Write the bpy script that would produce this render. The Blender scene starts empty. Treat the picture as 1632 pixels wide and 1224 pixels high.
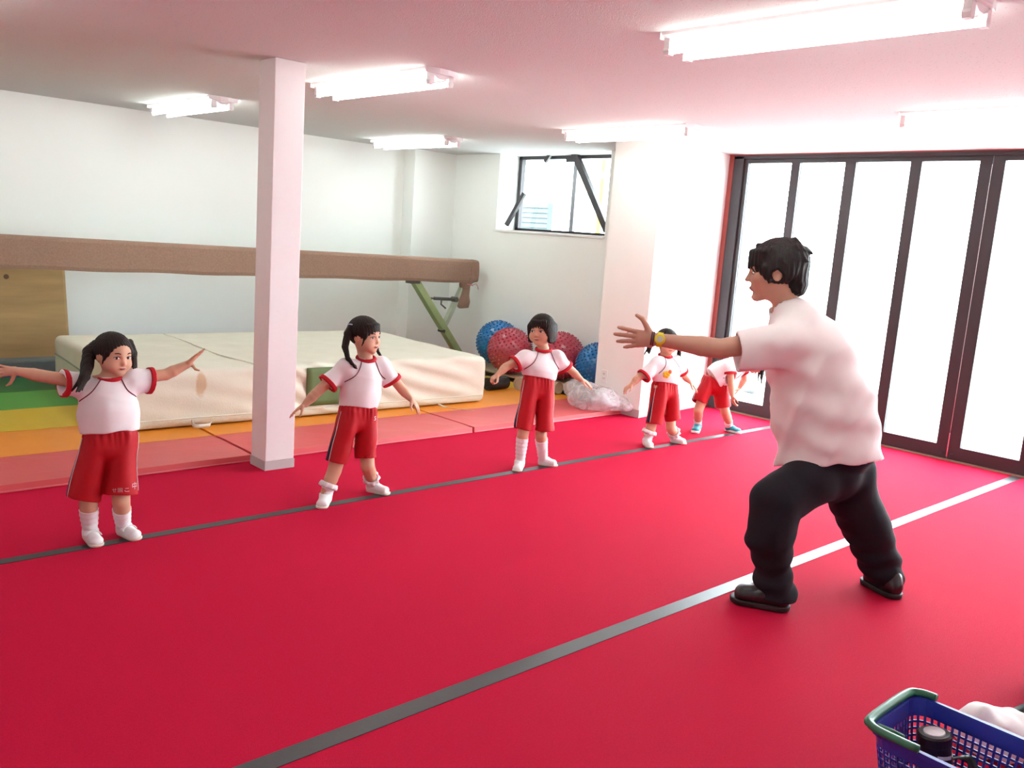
import bpy, math, random
import numpy as np
from mathutils import Vector, Matrix

# ---------------------------------------------------------------- camera, world, exposure
SC = bpy.context.scene
COL = SC.collection
YAW, PITCH, ROLL, FPX = 0.815866, -0.166776, 0.072476, 1401.686
H = 1.5
fw = np.array([math.cos(YAW)*math.cos(PITCH), math.sin(YAW)*math.cos(PITCH), math.sin(PITCH)])
_r = np.array([math.sin(YAW), -math.cos(YAW), 0.0]); _u = np.cross(_r, fw)
rt = _r*math.cos(ROLL) + _u*math.sin(ROLL)
up = -_r*math.sin(ROLL) + _u*math.cos(ROLL)
CAM = np.array([0.0, 0.0, H])

cd = bpy.data.cameras.new('camera'); cam = bpy.data.objects.new('camera', cd); COL.objects.link(cam)
cd.sensor_fit = 'HORIZONTAL'; cd.sensor_width = 36.0; cd.lens = FPX*36.0/1632.0
cd.clip_start = 0.05; cd.clip_end = 200
cam.matrix_world = Matrix(((rt[0], up[0], -fw[0], CAM[0]), (rt[1], up[1], -fw[1], CAM[1]),
                           (rt[2], up[2], -fw[2], CAM[2]), (0, 0, 0, 1)))
SC.camera = cam

WORLD_STRENGTH = 10.2
TUBE_STRENGTH = 10.5
EXPOSURE = 1.15
w = bpy.data.worlds.new('overcast_sky'); SC.world = w; w.use_nodes = True
bg = w.node_tree.nodes['Background']; bg.inputs['Color'].default_value = (0.82, 0.96, 1.0, 1); bg.inputs['Strength'].default_value = WORLD_STRENGTH
SC.view_settings.view_transform = 'Standard'; SC.view_settings.look = 'None'
SC.view_settings.exposure = EXPOSURE; SC.view_settings.gamma = 1.0; SC.view_settings.use_curve_mapping = False
try:
    SC.cycles.max_bounces = 8; SC.cycles.diffuse_bounces = 5; SC.cycles.transparent_max_bounces = 12
    SC.cycles.sample_clamp_indirect = 6.0; SC.cycles.use_denoising = True
    SC.cycles.caustics_reflective = False; SC.cycles.caustics_refractive = False
except Exception:
    pass

# ---------------------------------------------------------------- pixel <-> place
def ray(px, py): return rt*(px-816)/FPX - up*(py-612)/FPX + fw
def at(px, py, ax, v):
    d = ray(px, py); return CAM + d*((v-CAM[ax])/d[ax])
def atd(px, py, depth): return CAM + ray(px, py)*depth
def depth_of(P): return float((np.asarray(P)-CAM) @ fw)
def nrm(v): v = np.asarray(v, float); return v/(np.linalg.norm(v)+1e-12)

# ---------------------------------------------------------------- materials
MATS = {}
def mat(name, col, rough=0.6, spec=0.4, metal=0.0, nscale=40.0, var=0.06, bump=0.0, bscale=None, sheen=0.0, emit=None, trans=0.0,
        sss=0.0, stretch=None, coat=0.0):
    if name in MATS: return MATS[name]
    m = bpy.data.materials.new(name); m.use_nodes = True; nt = m.node_tree; N = nt.nodes; L = nt.links
    b = N['Principled BSDF']
    b.inputs['Roughness'].default_value = rough; b.inputs['Specular IOR Level'].default_value = spec; b.inputs['Metallic'].default_value = metal
    tc = N.new('ShaderNodeTexCoord'); vec = tc.outputs['Object']
    if stretch:
        mp = N.new('ShaderNodeMapping'); mp.inputs['Scale'].default_value = stretch; L.new(vec, mp.inputs['Vector']); vec = mp.outputs['Vector']
    nz = N.new('ShaderNodeTexNoise'); nz.inputs['Scale'].default_value = nscale; nz.inputs['Detail'].default_value = 4.0; L.new(vec, nz.inputs['Vector'])
    mx = N.new('ShaderNodeMix'); mx.data_type = 'RGBA'
    a = [max(0.0, c*(1-var)) for c in col]; c2 = [min(1.0, c*(1+var)) for c in col]
    mx.inputs['A'].default_value = (*a, 1); mx.inputs['B'].default_value = (*c2, 1)
    L.new(nz.outputs['Fac'], mx.inputs['Factor']); L.new(mx.outputs['Result'], b.inputs['Base Color'])
    if bump:
        n2 = N.new('ShaderNodeTexNoise'); n2.inputs['Scale'].default_value = bscale or nscale*3; n2.inputs['Detail'].default_value = 3.0; L.new(vec, n2.inputs['Vector'])
        bp = N.new('ShaderNodeBump'); bp.inputs['Strength'].default_value = bump; bp.inputs['Distance'].default_value = 0.01
        L.new(n2.outputs['Fac'], bp.inputs['Height']); L.new(bp.outputs['Normal'], b.inputs['Normal'])
    if sheen: b.inputs['Sheen Weight'].default_value = sheen; b.inputs['Sheen Roughness'].default_value = 0.4
    if emit: b.inputs['Emission Color'].default_value = (*emit[0], 1); b.inputs['Emission Strength'].default_value = emit[1]
    if trans: b.inputs['Transmission Weight'].default_value = trans
    if coat: b.inputs['Coat Weight'].default_value = coat; b.inputs['Coat Roughness'].default_value = 0.15
    if sss:
        b.inputs['Subsurface Weight'].default_value = sss; b.inputs['Subsurface Radius'].default_value = (0.012, 0.005, 0.003); b.inputs['Subsurface Scale'].default_value = 0.6
    MATS[name] = m
    return m

def glass_mat(name, tint=(1, 1, 1), refl=0.08, rough=0.02):
    m = bpy.data.materials.new(name); m.use_nodes = True; nt = m.node_tree; N = nt.nodes; L = nt.links
    N.remove(N['Principled BSDF']); out = N['Material Output']
    t = N.new('ShaderNodeBsdfTransparent'); t.inputs['Color'].default_value = (*tint, 1)
    g = N.new('ShaderNodeBsdfGlossy'); g.inputs['Roughness'].default_value = rough
    nz = N.new('ShaderNodeTexNoise'); nz.inputs['Scale'].default_value = 3.0
    ge = N.new('ShaderNodeNewGeometry'); dt = N.new('ShaderNodeVectorMath'); dt.operation = 'DOT_PRODUCT'
    L.new(ge.outputs['Incoming'], dt.inputs[0]); L.new(ge.outputs['Normal'], dt.inputs[1])
    prev = dt.outputs['Value']
    def mth(op, a, b=None):
        q = N.new('ShaderNodeMath'); q.operation = op
        for i, v in enumerate((a, b)):
            if v is None: continue
            if isinstance(v, (int, float)): q.inputs[i].default_value = v
            else: L.new(v, q.inputs[i])
        return q.outputs[0]
    sch = mth('POWER', mth('SUBTRACT', 1.0, mth('ABSOLUTE', prev)), 5.0)
    mu = N.new('ShaderNodeMath'); mu.operation = 'MULTIPLY_ADD'; mu.inputs[1].default_value = 0.9; mu.inputs[2].default_value = refl*0.5; L.new(sch, mu.inputs[0])
    ad = N.new('ShaderNodeMath'); ad.operation = 'MULTIPLY_ADD'; ad.inputs[1].default_value = 0.01; L.new(nz.outputs['Fac'], ad.inputs[0]); L.new(mu.outputs[0], ad.inputs[2])
    mx = N.new('ShaderNodeMixShader'); L.new(ad.outputs[0], mx.inputs['Fac']); L.new(t.outputs[0], mx.inputs[1]); L.new(g.outputs[0], mx.inputs[2])
    L.new(mx.outputs[0], out.inputs['Surface']); MATS[name] = m
    return m

M_WALL = mat('white_wallpaper', (0.88, 0.905, 0.875), rough=0.8, spec=0.2, nscale=3.0, var=0.015, bump=0.12, bscale=260)
M_CARPET = mat('red_carpet', (0.52, 0.0095, 0.044), rough=0.8, spec=0.035, nscale=120, var=0.14, bump=0.35, bscale=420)
M_TRIM = mat('grey_baseboard', (0.50, 0.46, 0.46), rough=0.5, var=0.03)
M_BLACKFRAME = mat('black_aluminium', (0.035, 0.028, 0.032), rough=0.45, spec=0.5, var=0.1, nscale=15)
M_REDTRIM = mat('red_brown_trim', (0.30, 0.055, 0.045), rough=0.5, var=0.12, nscale=12, stretch=(1, 1, 0.1))
M_GLASS = glass_mat('clear_pane')
M_WHITEPAINT = mat('white_enamel', (0.86, 0.86, 0.86), rough=0.35, var=0.02)
M_CEIL = None
def ceiling_mat():
    m = mat('ceiling_board', (0.62, 0.625, 0.62), rough=0.9, spec=0.1, nscale=2.0, var=0.01, bump=0.3, bscale=180)
    nt = m.node_tree; N = nt.nodes; L = nt.links
    b = N['Principled BSDF']; src = b.inputs['Base Color'].links[0].from_socket
    vo = N.new('ShaderNodeTexVoronoi'); vo.inputs['Scale'].default_value = 38.0
    tc = N.new('ShaderNodeTexCoord'); L.new(tc.outputs['Object'], vo.inputs['Vector'])
    rp = N.new('ShaderNodeValToRGB'); rp.color_ramp.elements[0].position = 0.05; rp.color_ramp.elements[0].color = (0.62, 0.60, 0.6, 1)
    rp.color_ramp.elements[1].position = 0.16; rp.color_ramp.elements[1].color = (1, 1, 1, 1); L.new(vo.outputs['Distance'], rp.inputs['Fac'])
    mx = N.new('ShaderNodeMix'); mx.data_type = 'RGBA'; mx.blend_type = 'MULTIPLY'; mx.inputs['Factor'].default_value = 1.0
    L.new(src, mx.inputs['A']); L.new(rp.outputs['Color'], mx.inputs['B']); L.new(mx.outputs['Result'], b.inputs['Base Color'])
    return m
M_CEIL = ceiling_mat()

# ---------------------------------------------------------------- object helpers
def base_of(o):
    off = Vector((0, 0, 0))
    while o is not None: off += o.location; o = o.parent
    return np.array(off)
def tag(o, label=None, cat=None, group=None, kind=None):
    if label: o['label'] = label
    if cat: o['category'] = cat
    if group: o['group'] = group
    if kind: o['kind'] = kind
    return o
def thing(name, label, cat, loc=(0, 0, 0), group=None):
    o = bpy.data.objects.new(name, None); o.empty_display_size = 0.1; COL.objects.link(o); o.location = Vector([float(v) for v in loc])
    return tag(o, label, cat, group)
def obj(name, V, F, m, parent=None, smooth=False, bevel=0.0, loc=None):
    V = np.asarray(V, float).reshape(-1, 3)
    if parent is not None: off = base_of(parent)
    elif loc is not None: off = np.asarray(loc, float)
    else: off = np.zeros(3)
    me = bpy.data.meshes.new(name)
    if isinstance(F, np.ndarray):
        n = F.shape[1]; me.vertices.add(len(V)); me.vertices.foreach_set('co', (V-off).ravel().astype(np.float32))
        me.loops.add(F.size); me.loops.foreach_set('vertex_index', F.ravel().astype(np.int32))
        me.polygons.add(len(F)); me.polygons.foreach_set('loop_start', np.arange(0, F.size, n, dtype=np.int32))
        me.update(calc_edges=True)
    else:
        me.from_pydata((V-off).tolist(), [], [list(f) for f in F]); me.update()
    me.materials.append(m)
    if smooth: me.polygons.foreach_set('use_smooth', np.ones(len(me.polygons), dtype=bool))
    o = bpy.data.objects.new(name, me); COL.objects.link(o)
    if parent is not None: o.parent = parent
    elif loc is not None: o.location = Vector([float(v) for v in off])
    if bevel:
        bm = o.modifiers.new('bevel', 'BEVEL'); bm.width = bevel; bm.segments = 2; bm.limit_method = 'ANGLE'
    return o

class MB:
    def __init__(s): s.V = []; s.F = []
    def add(s, V, F):
        n = len(s.V); s.V += [tuple(float(c) for c in v) for v in V]; s.F += [tuple(i+n for i in f) for f in F]; return s
    def box(s, lo, hi, R=None, c=None):
        x0, y0, z0 = lo; x1, y1, z1 = hi
        V = [(x0,y0,z0),(x1,y0,z0),(x1,y1,z0),(x0,y1,z0),(x0,y0,z1),(x1,y0,z1),(x1,y1,z1),(x0,y1,z1)]
        if R is not None: V = [tuple(np.asarray(c)+R @ np.array(v)) for v in V]
        return s.add(V, [(0,3,2,1),(4,5,6,7),(0,1,5,4),(1,2,6,5),(2,3,7,6),(3,0,4,7)])
    def prism(s, poly, z0, z1):                    # poly CCW in xy
        n = len(poly); V = [(x,y,z0) for x,y in poly]+[(x,y,z1) for x,y in poly]
        return s.add(V, [tuple(range(n-1,-1,-1)), tuple(range(n,2*n))]+[(i,(i+1)%n,(i+1)%n+n,i+n) for i in range(n)])
    def bar(s, a, b, w, h, upv=(0,0,1)):            # square bar from a to b
        a = np.asarray(a,float); b = np.asarray(b,float); d = nrm(b-a); x = nrm(np.cross(d, upv)); y = np.cross(x, d)
        V = [p+x*sx*w/2+y*sy*h/2 for p in (a,b) for sx,sy in ((-1,-1),(1,-1),(1,1),(-1,1))]
        return s.add(V, [(3,2,1,0),(4,5,6,7),(0,1,5,4),(1,2,6,5),(2,3,7,6),(3,0,4,7)])
    def tube(s, pts, r, n=10, cap=True, flat=1.0, upv=(0,0,1)):
        pts = [np.asarray(p,float) for p in pts]; m = len(pts); rr = r if hasattr(r,'__len__') else [r]*m
        V = []; px = None
        for i,p in enumerate(pts):
            d = nrm(pts[min(i+1,m-1)]-pts[max(i-1,0)])
            if px is None:
                px = np.cross(d, upv)
                if np.linalg.norm(px) < 1e-3: px = np.cross(d, (1,0,0))
            px = nrm(px-d*(px@d)); py = np.cross(d, px)
            for k in range(n):
                a = 2*math.pi*k/n; V.append(p+rr[i]*(math.cos(a)*px+flat*math.sin(a)*py))
        F = [(i*n+k, i*n+(k+1)%n, (i+1)*n+(k+1)%n, (i+1)*n+k) for i in range(m-1) for k in range(n)]
        if cap: F += [tuple(range(n-1,-1,-1)), tuple((m-1)*n+k for k in range(n))]
        return s.add(V, F)
    def lathe(s, prof, c, axis=(0,0,1), n=24):       # prof: (r, t along axis)
        ax = nrm(axis); x = np.cross(ax, (0,0,1));
        if np.linalg.norm(x) < 1e-3: x = np.array([1.,0,0])
        x = nrm(x); y = np.cross(ax, x); c = np.asarray(c,float); m = len(prof)
        V = [c+ax*t+r*(math.cos(2*math.pi*k/n)*x+math.sin(2*math.pi*k/n)*y) for r,t in prof for k in range(n)]
        F = [(i*n+k, i*n+(k+1)%n, (i+1)*n+(k+1)%n, (i+1)*n+k) for i in range(m-1) for k in range(n)]
        if prof[0][0] > 1e-5: F.append(tuple(range(n-1,-1,-1)))
        if prof[-1][0] > 1e-5: F.append(tuple((m-1)*n+k for k in range(n)))
        return s.add(V, F)
    def grid(s, P):                                  # P: (a,b,3)
        P = np.asarray(P); a,b,_ = P.shape
        return s.add(P.reshape(-1,3), [(i*b+j, (i+1)*b+j, (i+1)*b+j+1, i*b+j+1) for i in range(a-1) for j in range(b-1)])
    def slab(s, P, off):                             # grid P with thickness vector(s) off
        P = np.asarray(P,float); Q = P+np.asarray(off,float); a,b,_ = P.shape; n = a*b
        V = np.concatenate([P.reshape(-1,3), Q.reshape(-1,3)])
        g = lambda i,j: i*b+j
        F = [(g(i,j), g(i,j+1), g(i+1,j+1), g(i+1,j)) for i in range(a-1) for j in range(b-1)]
        F += [tuple(n+v for v in reversed(f)) for f in list(F)]
        for i in range(a-1): F += [(g(i,0),g(i+1,0),n+g(i+1,0),n+g(i,0)), (g(i+1,b-1),g(i,b-1),n+g(i,b-1),n+g(i+1,b-1))]
        for j in range(b-1): F += [(g(0,j+1),g(0,j),n+g(0,j),n+g(0,j+1)), (g(a-1,j),g(a-1,j+1),n+g(a-1,j+1),n+g(a-1,j))]
        return s.add(V, F)
    def build(s, name, m, parent=None, smooth=False, bevel=0.0, loc=None): return obj(name, s.V, s.F, m, parent, smooth, bevel, loc)
def ribbon(pts, w, t, side):
    """flat band along pts, width along `side`"""
    pts = np.asarray(pts, float); side = nrm(side)
    P = np.stack([pts-side*w/2, pts+side*w/2], 1)
    n = []
    for i in range(len(pts)):
        d = nrm(pts[min(i+1,len(pts)-1)]-pts[max(i-1,0)]); n.append(np.cross(d, side)*t)
    return MB().slab(P, np.stack([n, n], 1))
def spline(P, n=8):
    P = [np.asarray(p, float) for p in P]; Q = [P[0]]+P+[P[-1]]; out = []
    for i in range(1, len(Q)-2):
        for k in range(n):
            t = k/n; a,b,c,d = Q[i-1],Q[i],Q[i+1],Q[i+2]
            out.append(0.5*((2*b)+(-a+c)*t+(2*a-5*b+4*c-d)*t*t+(-a+3*b-3*c+d)*t**3))
    out.append(P[-1]); return out
def struct(name, mb, m, parent=None, smooth=False, bevel=0.0, label=None):
    o = mb.build(name, m, parent, smooth, bevel)
    if parent is None: o['kind'] = 'structure'
    if label: o['label'] = label
    return o
def copy_tree(o, parent=None):
    c = o.copy(); COL.objects.link(c); c.parent = parent
    for ch in list(o.children): copy_tree(ch, c)
    return c

# ---------------------------------------------------------------- signed-distance modelling (bodies, clothes, soft things)
class SDF:
    BIG = 0.5
    def __init__(s, lo, hi, h):
        s.lo = np.asarray(lo, float); s.h = h; s.n = np.ceil((np.asarray(hi)-s.lo)/h).astype(int)+1
        s.d = np.full(s.n, s.BIG, np.float32)
    def blk(s, lo, hi):
        a = np.clip(np.floor((np.asarray(lo)-s.lo)/s.h).astype(int), 0, s.n); b = np.clip(np.ceil((np.asarray(hi)-s.lo)/s.h).astype(int)+1, 0, s.n)
        if (b <= a).any(): return None
        ax = [(s.lo[i]+s.h*np.arange(a[i], b[i])).astype(np.float32) for i in range(3)]
        return (slice(a[0],b[0]), slice(a[1],b[1]), slice(a[2],b[2])), ax[0][:,None,None], ax[1][None,:,None], ax[2][None,None,:]
    def put(s, fn, lo, hi, k=0.0, op='u'):
        m = (k+4*s.h) if op == 'u' else (k+2*s.h)
        B = s.blk(np.asarray(lo)-m, np.asarray(hi)+m)
        if B is None: return s
        sl, x, y, z = B; d = fn(x, y, z).astype(np.float32); A = s.d[sl]
        if op == 'u':
            if k > 0:
                hh = np.clip(0.5+0.5*(A-d)/k, 0, 1); s.d[sl] = A+(d-A)*hh-k*hh*(1-hh)
            else: s.d[sl] = np.minimum(A, d)
        elif op == 's':
            d = -d
            if k > 0:
                hh = np.clip(0.5-0.5*(A-d)/k, 0, 1); s.d[sl] = A+(d-A)*hh+k*hh*(1-hh)
            else: s.d[sl] = np.maximum(A, d)
        return s
    @staticmethod
    def _caps(d, x, y, z, caps):
        for pt, n in caps: d = np.maximum(d, (x-pt[0])*n[0]+(y-pt[1])*n[1]+(z-pt[2])*n[2])
        return d
    def cone(s, a, b, ra, rb=None, k=0.0, op='u', caps=()):
        a = np.asarray(a, float); b = np.asarray(b, float); rb = ra if rb is None else rb; ba = b-a; bb = float(ba@ba)+1e-12; R = max(ra, rb)
        def fn(x, y, z):
            X, Y, Z = x-a[0], y-a[1], z-a[2]
            t = np.clip((X*ba[0]+Y*ba[1]+Z*ba[2])/bb, 0, 1)
            return s._caps(np.sqrt((X-t*ba[0])**2+(Y-t*ba[1])**2+(Z-t*ba[2])**2)-(ra+(rb-ra)*t), x, y, z, caps)
        return s.put(fn, np.minimum(a, b)-R, np.maximum(a, b)+R, k, op)
    def econe(s, a, b, u, wa, wb, k=0.0, op='u', caps=()):
        """cone with an elliptical section: wa/wb = (half width along u, half depth)"""
        a = np.asarray(a, float); b = np.asarray(b, float); ba = b-a; ln = np.linalg.norm(ba); e = ba/ln
        u = np.asarray(u, float); u = nrm(u-e*(u@e)); v = np.cross(e, u); R = max(*wa, *wb)
        def fn(x, y, z):
            X, Y, Z = x-a[0], y-a[1], z-a[2]
            ta = (X*e[0]+Y*e[1]+Z*e[2])/ln; t = np.clip(ta, 0, 1)
            ww = wa[0]+(wb[0]-wa[0])*t; dd = wa[1]+(wb[1]-wa[1])*t; mn = np.minimum(ww, dd)
            q = np.sqrt(((X*u[0]+Y*u[1]+Z*u[2])/ww)**2+((X*v[0]+Y*v[1]+Z*v[2])/dd)**2+((ta-t)*ln/mn)**2)
            return s._caps((q-1)*mn, x, y, z, caps)
        return s.put(fn, np.minimum(a, b)-R, np.maximum(a, b)+R, k, op)
    def ell(s, c, R, r, k=0.0, op='u', caps=()):
        c = np.asarray(c, float); R = np.asarray(R, float); m = max(r)
        def fn(x, y, z):
            X, Y, Z = x-c[0], y-c[1], z-c[2]
            P = [(X*R[0,i]+Y*R[1,i]+Z*R[2,i])/r[i] for i in range(3)]
            k0 = np.sqrt(P[0]**2+P[1]**2+P[2]**2); k1 = np.sqrt((P[0]/r[0])**2+(P[1]/r[1])**2+(P[2]/r[2])**2)+1e-6
            return s._caps(k0*(k0-1)/k1, x, y, z, caps)
        return s.put(fn, c-m, c+m, k, op)
    def ball(s, c, r, k=0.0, op='u'): return s.cone(c, np.asarray(c, float)+1e-5, r, r, k, op)
    def chain(s, P, r, k=0.006, op='u'):
        for i in range(len(P)-1): s.cone(P[i], P[i+1], r[i], r[i+1], k if i == 0 else 0.004, op)
        return s
    def rbox(s, c, R, half, r, k=0.0, op='u'):
        c = np.asarray(c, float); R = np.asarray(R, float); hf = np.asarray(half, float)-r; m = float(np.linalg.norm(half))
        ext = np.abs(R) @ np.asarray(half, float)
        def fn(x, y, z):
            X, Y, Z = x-c[0], y-c[1], z-c[2]
            Q = [np.abs(X*R[0,i]+Y*R[1,i]+Z*R[2,i])-hf[i] for i in range(3)]
            return np.sqrt(sum(np.maximum(q, 0)**2 for q in Q))+np.minimum(np.maximum(np.maximum(Q[0], Q[1]), Q[2]), 0)-r
        return s.put(fn, c-ext, c+ext, k, op)
    def cut(s, pt, n):                               # keep the side where (p-pt).n < 0
        B = s.blk(s.lo, s.lo+s.h*s.n); sl, x, y, z = B
        s.d[sl] = np.maximum(s.d[sl], ((x-pt[0])*n[0]+(y-pt[1])*n[1]+(z-pt[2])*n[2]).astype(np.float32)); return s
    def disp(s, fn, band=0.03):
        I = np.nonzero(np.abs(s.d) < band); P = s.lo+s.h*np.stack(I, 1); s.d[I] += fn(P).astype(np.float32); return s
    def mesh(s):
        d = s.d; d[0] = d[-1] = s.BIG; d[:,0] = d[:,-1] = s.BIG; d[:,:,0] = d[:,:,-1] = s.BIG
        S = d < 0; c = np.zeros(np.array(S.shape)-1, np.uint8)
        OFF = [(i,j,k) for i in (0,1) for j in (0,1) for k in (0,1)]; n = S.shape
        for i,j,k in OFF: c += S[i:n[0]-1+i, j:n[1]-1+j, k:n[2]-1+k]
        I = np.stack(np.nonzero((c > 0) & (c < 8)), 1)
        idx = np.full(c.shape, -1, np.int32); idx[I[:,0],I[:,1],I[:,2]] = np.arange(len(I))
        D = np.stack([d[I[:,0]+i, I[:,1]+j, I[:,2]+k] for i,j,k in OFF], 1)
        acc = np.zeros((len(I), 3)); cnt = np.zeros(len(I))
        for p in range(8):
            for ax in range(3):
                if OFF[p][ax] == 0:
                    o = list(OFF[p]); o[ax] = 1; q = OFF.index(tuple(o)); A, B = D[:,p], D[:,q]; x = (A < 0) != (B < 0)
                    t = A[x]/(A[x]-B[x]); pos = np.tile(np.array(OFF[p], float), (x.sum(), 1)); pos[:,ax] += t; acc[x] += pos; cnt[x] += 1
        V = s.lo+s.h*(I+acc/cnt[:,None]); Fs = []
        for ax in range(3):
            b, cc = (ax+1) % 3, (ax+2) % 3
            sl0 = [slice(1,-1)]*3; sl0[ax] = slice(0,-1); sl1 = [slice(1,-1)]*3; sl1[ax] = slice(1,None)
            A = S[tuple(sl0)]; B = S[tuple(sl1)]; X = np.stack(np.nonzero(A != B), 1)
            if not len(X): continue
            flip = A[X[:,0],X[:,1],X[:,2]]; X = X+1; X[:,ax] -= 1
            def g(db, dc):
                Y = X.copy(); Y[:,b] += db; Y[:,cc] += dc; return idx[Y[:,0],Y[:,1],Y[:,2]]
            q = np.stack([g(-1,-1), g(0,-1), g(0,0), g(-1,0)], 1); q[~flip] = q[~flip][:, ::-1]; Fs.append(q)
        F = np.concatenate(Fs) if Fs else np.zeros((0, 4), int)
        return V, F[(F >= 0).all(1)]
    def build(s, name, m, parent=None, loc=None, smooth_it=1):
        V, F = s.mesh()
        for _ in range(smooth_it):
            acc = np.zeros_like(V); cnt = np.zeros(len(V))
            for i in range(4):
                np.add.at(acc, F[:,i], V[F[:,(i+1)%4]]+V[F[:,(i+3)%4]]); np.add.at(cnt, F[:,i], 2)
            V = 0.5*V+0.5*acc/np.maximum(cnt, 1)[:,None]
        return obj(name, V, F, m, parent, smooth=True, loc=loc)
def folds(f, amp, seed=0, dirs=2):
    rg = np.random.default_rng(seed); D = [(rg.normal(size=3), rg.normal(size=3), rg.uniform(0,6)) for _ in range(dirs)]
    def fn(P):
        o = 0
        for a,b,ph in D: o = o+np.sin(f*(P@nrm(a))+1.7*np.sin(f*0.43*(P@nrm(b))+ph)+ph)
        return amp*o/dirs
    return fn

# ================================================================= THE SETTING
CH = 2.385; YL = 8.5; XW = 6.66; XD = 7.2
X0, Y0 = -2.6, -1.8                               # walls behind the camera
struct('floor', MB().box((X0,Y0,-0.1), (7.25,YL,0.0)), M_CARPET)
struct('ceiling', MB().box((X0-0.2,Y0-0.2,CH), (7.3,YL+0.2,CH+0.12)), M_CEIL)
struct('wall_left', MB().box((X0,YL,-0.1), (7.3,YL+0.15,CH)), M_WALL)
struct('wall_back', MB().box((X0-0.15,Y0,-0.1), (X0,YL,CH)), M_WALL)
struct('wall_right', MB().box((X0,Y0-0.15,-0.1), (7.4,Y0,CH)), M_WALL)
XF = 6.98; WY0, WY1, WZ = 5.90, 7.53, 1.56           # window opening
mb = MB(); mb.box((XW,5.2,-0.1),(7.05,YL,WZ)); mb.box((XW,WY1,WZ),(7.05,YL,CH)); mb.box((XW,5.2,WZ),(7.05,WY0,CH))
struct('wall_window', mb, M_WALL)
struct('wall_pilaster', MB().box((6.06,8.30,0),(XW,YL,CH)), M_WALL)
struct('wall_pier', MB().prism([(6.03,4.76),(7.3,4.885),(7.3,5.30),(6.03,5.30)],0,CH), M_WALL)
struct('trim_1', MB().box((2.455,4.72,0.055),(2.645,4.905,CH)), mat('column_paint',(0.80,0.76,0.76),rough=0.6,var=0.02), bevel=0.004, label='white painted square column standing on the red carpet')
struct('baseboard_column', MB().box((2.452,4.717,0),(2.648,4.908,0.055)), M_TRIM)
struct('baseboard_pier', MB().box((6.022,4.752,0),(6.03,5.30,0.07)), M_TRIM)
struct('baseboard_window', MB().box((XW-0.008,5.3,0),(XW,8.30,0.075)), M_TRIM)
struct('baseboard_left', MB().box((X0,YL-0.008,0),(6.06,YL,0.07)), M_TRIM)

# ---- small window with braces
wn = MB(); fx0, fx1 = XF-0.03, XF+0.03
wn.box((fx0,WY1-0.05,WZ),(fx1,WY1,CH)); wn.box((fx0,WY0,WZ),(fx1,WY0+0.05,CH))
wn.box((fx0,WY0,CH-0.035),(fx1,WY1,CH)); wn.box((fx0,WY0,WZ),(fx1,WY1,WZ+0.03))
win = struct('window_1', wn, M_BLACKFRAME, label='small high sliding window with a black frame')
MB().box((fx0+0.01,6.63,WZ+0.03),(fx1-0.01,6.685,CH-0.035)).build('mullion', mat('grey_aluminium',(0.30,0.31,0.34),rough=0.35,metal=0.6,var=0.04), win, bevel=0.003)
for y0,y1 in ((WY0+0.05,6.63),(6.685,WY1-0.05)): MB().box((XF-0.003,y0,WZ+0.03),(XF+0.003,y1,CH-0.035)).build('pane', M_GLASS, win)
MB().box((XW-0.02,WY0,WZ-0.025),(XF-0.03,WY1+0.02,WZ)).build('window_sill', M_WHITEPAINT, win, bevel=0.003)
def wpt(px,py,x): return at(px,py,0,x)
MB().bar(wpt(913,236,6.9), wpt(968,368,6.9), 0.07, 0.05, (1,0,0)).build('brace_bar', M_BLACKFRAME, win)
MB().bar(wpt(836,308,6.86), wpt(807,359,6.78), 0.045, 0.035, (1,0,0)).build('stay_arm', M_BLACKFRAME, win)
MB().bar(wpt(881,240,6.9), wpt(869,258,6.9), 0.04, 0.03, (1,0,0)).build('stay_arm', M_BLACKFRAME, win)
MB().box((XF-0.05,6.58,CH-0.07),(XF-0.03,6.78,CH-0.03)).build('brace_plate', M_BLACKFRAME, win)

# ---- folding glass doors
PAN = [(4.72,4.20,4.68,4.24),(4.20,3.692,4.16,3.74),(3.692,3.147,3.645,3.19),(3.147,2.577,3.10,2.667),
       (2.573,2.02,2.487,2.062),(2.02,1.475,1.98,1.515),(1.475,0.93,1.435,0.97),(0.93,0.36,0.89,0.45),(0.356,-0.2,0.27,-0.16),(-0.2,-0.75,-0.24,-0.71)]
ZT, ZG0, ZG1 = 2.365, 0.118, 2.308
for i,(a,b,g1,g0) in enumerate(PAN):
    mb = MB()
    mb.box((XD-0.022,g1,0.012),(XD+0.022,a,ZT-0.02)); mb.box((XD-0.022,b,0.012),(XD+0.022,g0,ZT-0.02))
    mb.box((XD-0.022,g0,0.012),(XD+0.022,g1,ZG0)); mb.box((XD-0.022,g0,ZG1),(XD+0.022,g1,ZT-0.02))
    d = struct('door_%d'%(i+1), mb, M_BLACKFRAME, label='tall narrow folding glass door panel in a black frame')
    MB().box((XD-0.004,g0,ZG0),(XD+0.004,g1,ZG1)).build('pane', M_GLASS, d)
    if i in (3,4):
        s = -1 if i == 3 else 1
        MB().tube([(XD-0.03,2.575+s*0.035,0.05),(XD-0.03,2.575+s*0.035,0.06)],0.012).build('door_handle', M_BLACKFRAME, d)
mb = MB(); mb.box((XD-0.045,-0.85,ZT-0.02),(XD+0.045,4.82,ZT+0.012)); mb.box((XD-0.045,4.72,0),(XD+0.045,4.82,ZT)); mb.box((XD-0.045,-0.85,0),(XD+0.045,-0.75,ZT))
struct('trim_2', mb, M_BLACKFRAME, label='black outer frame of the folding doors')
struct('trim_3', MB().box((XD-0.05,4.82,0),(XD+0.05,4.868,ZT+0.012)), M_REDTRIM, label='red-brown upright trim beside the folding doors')
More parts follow.
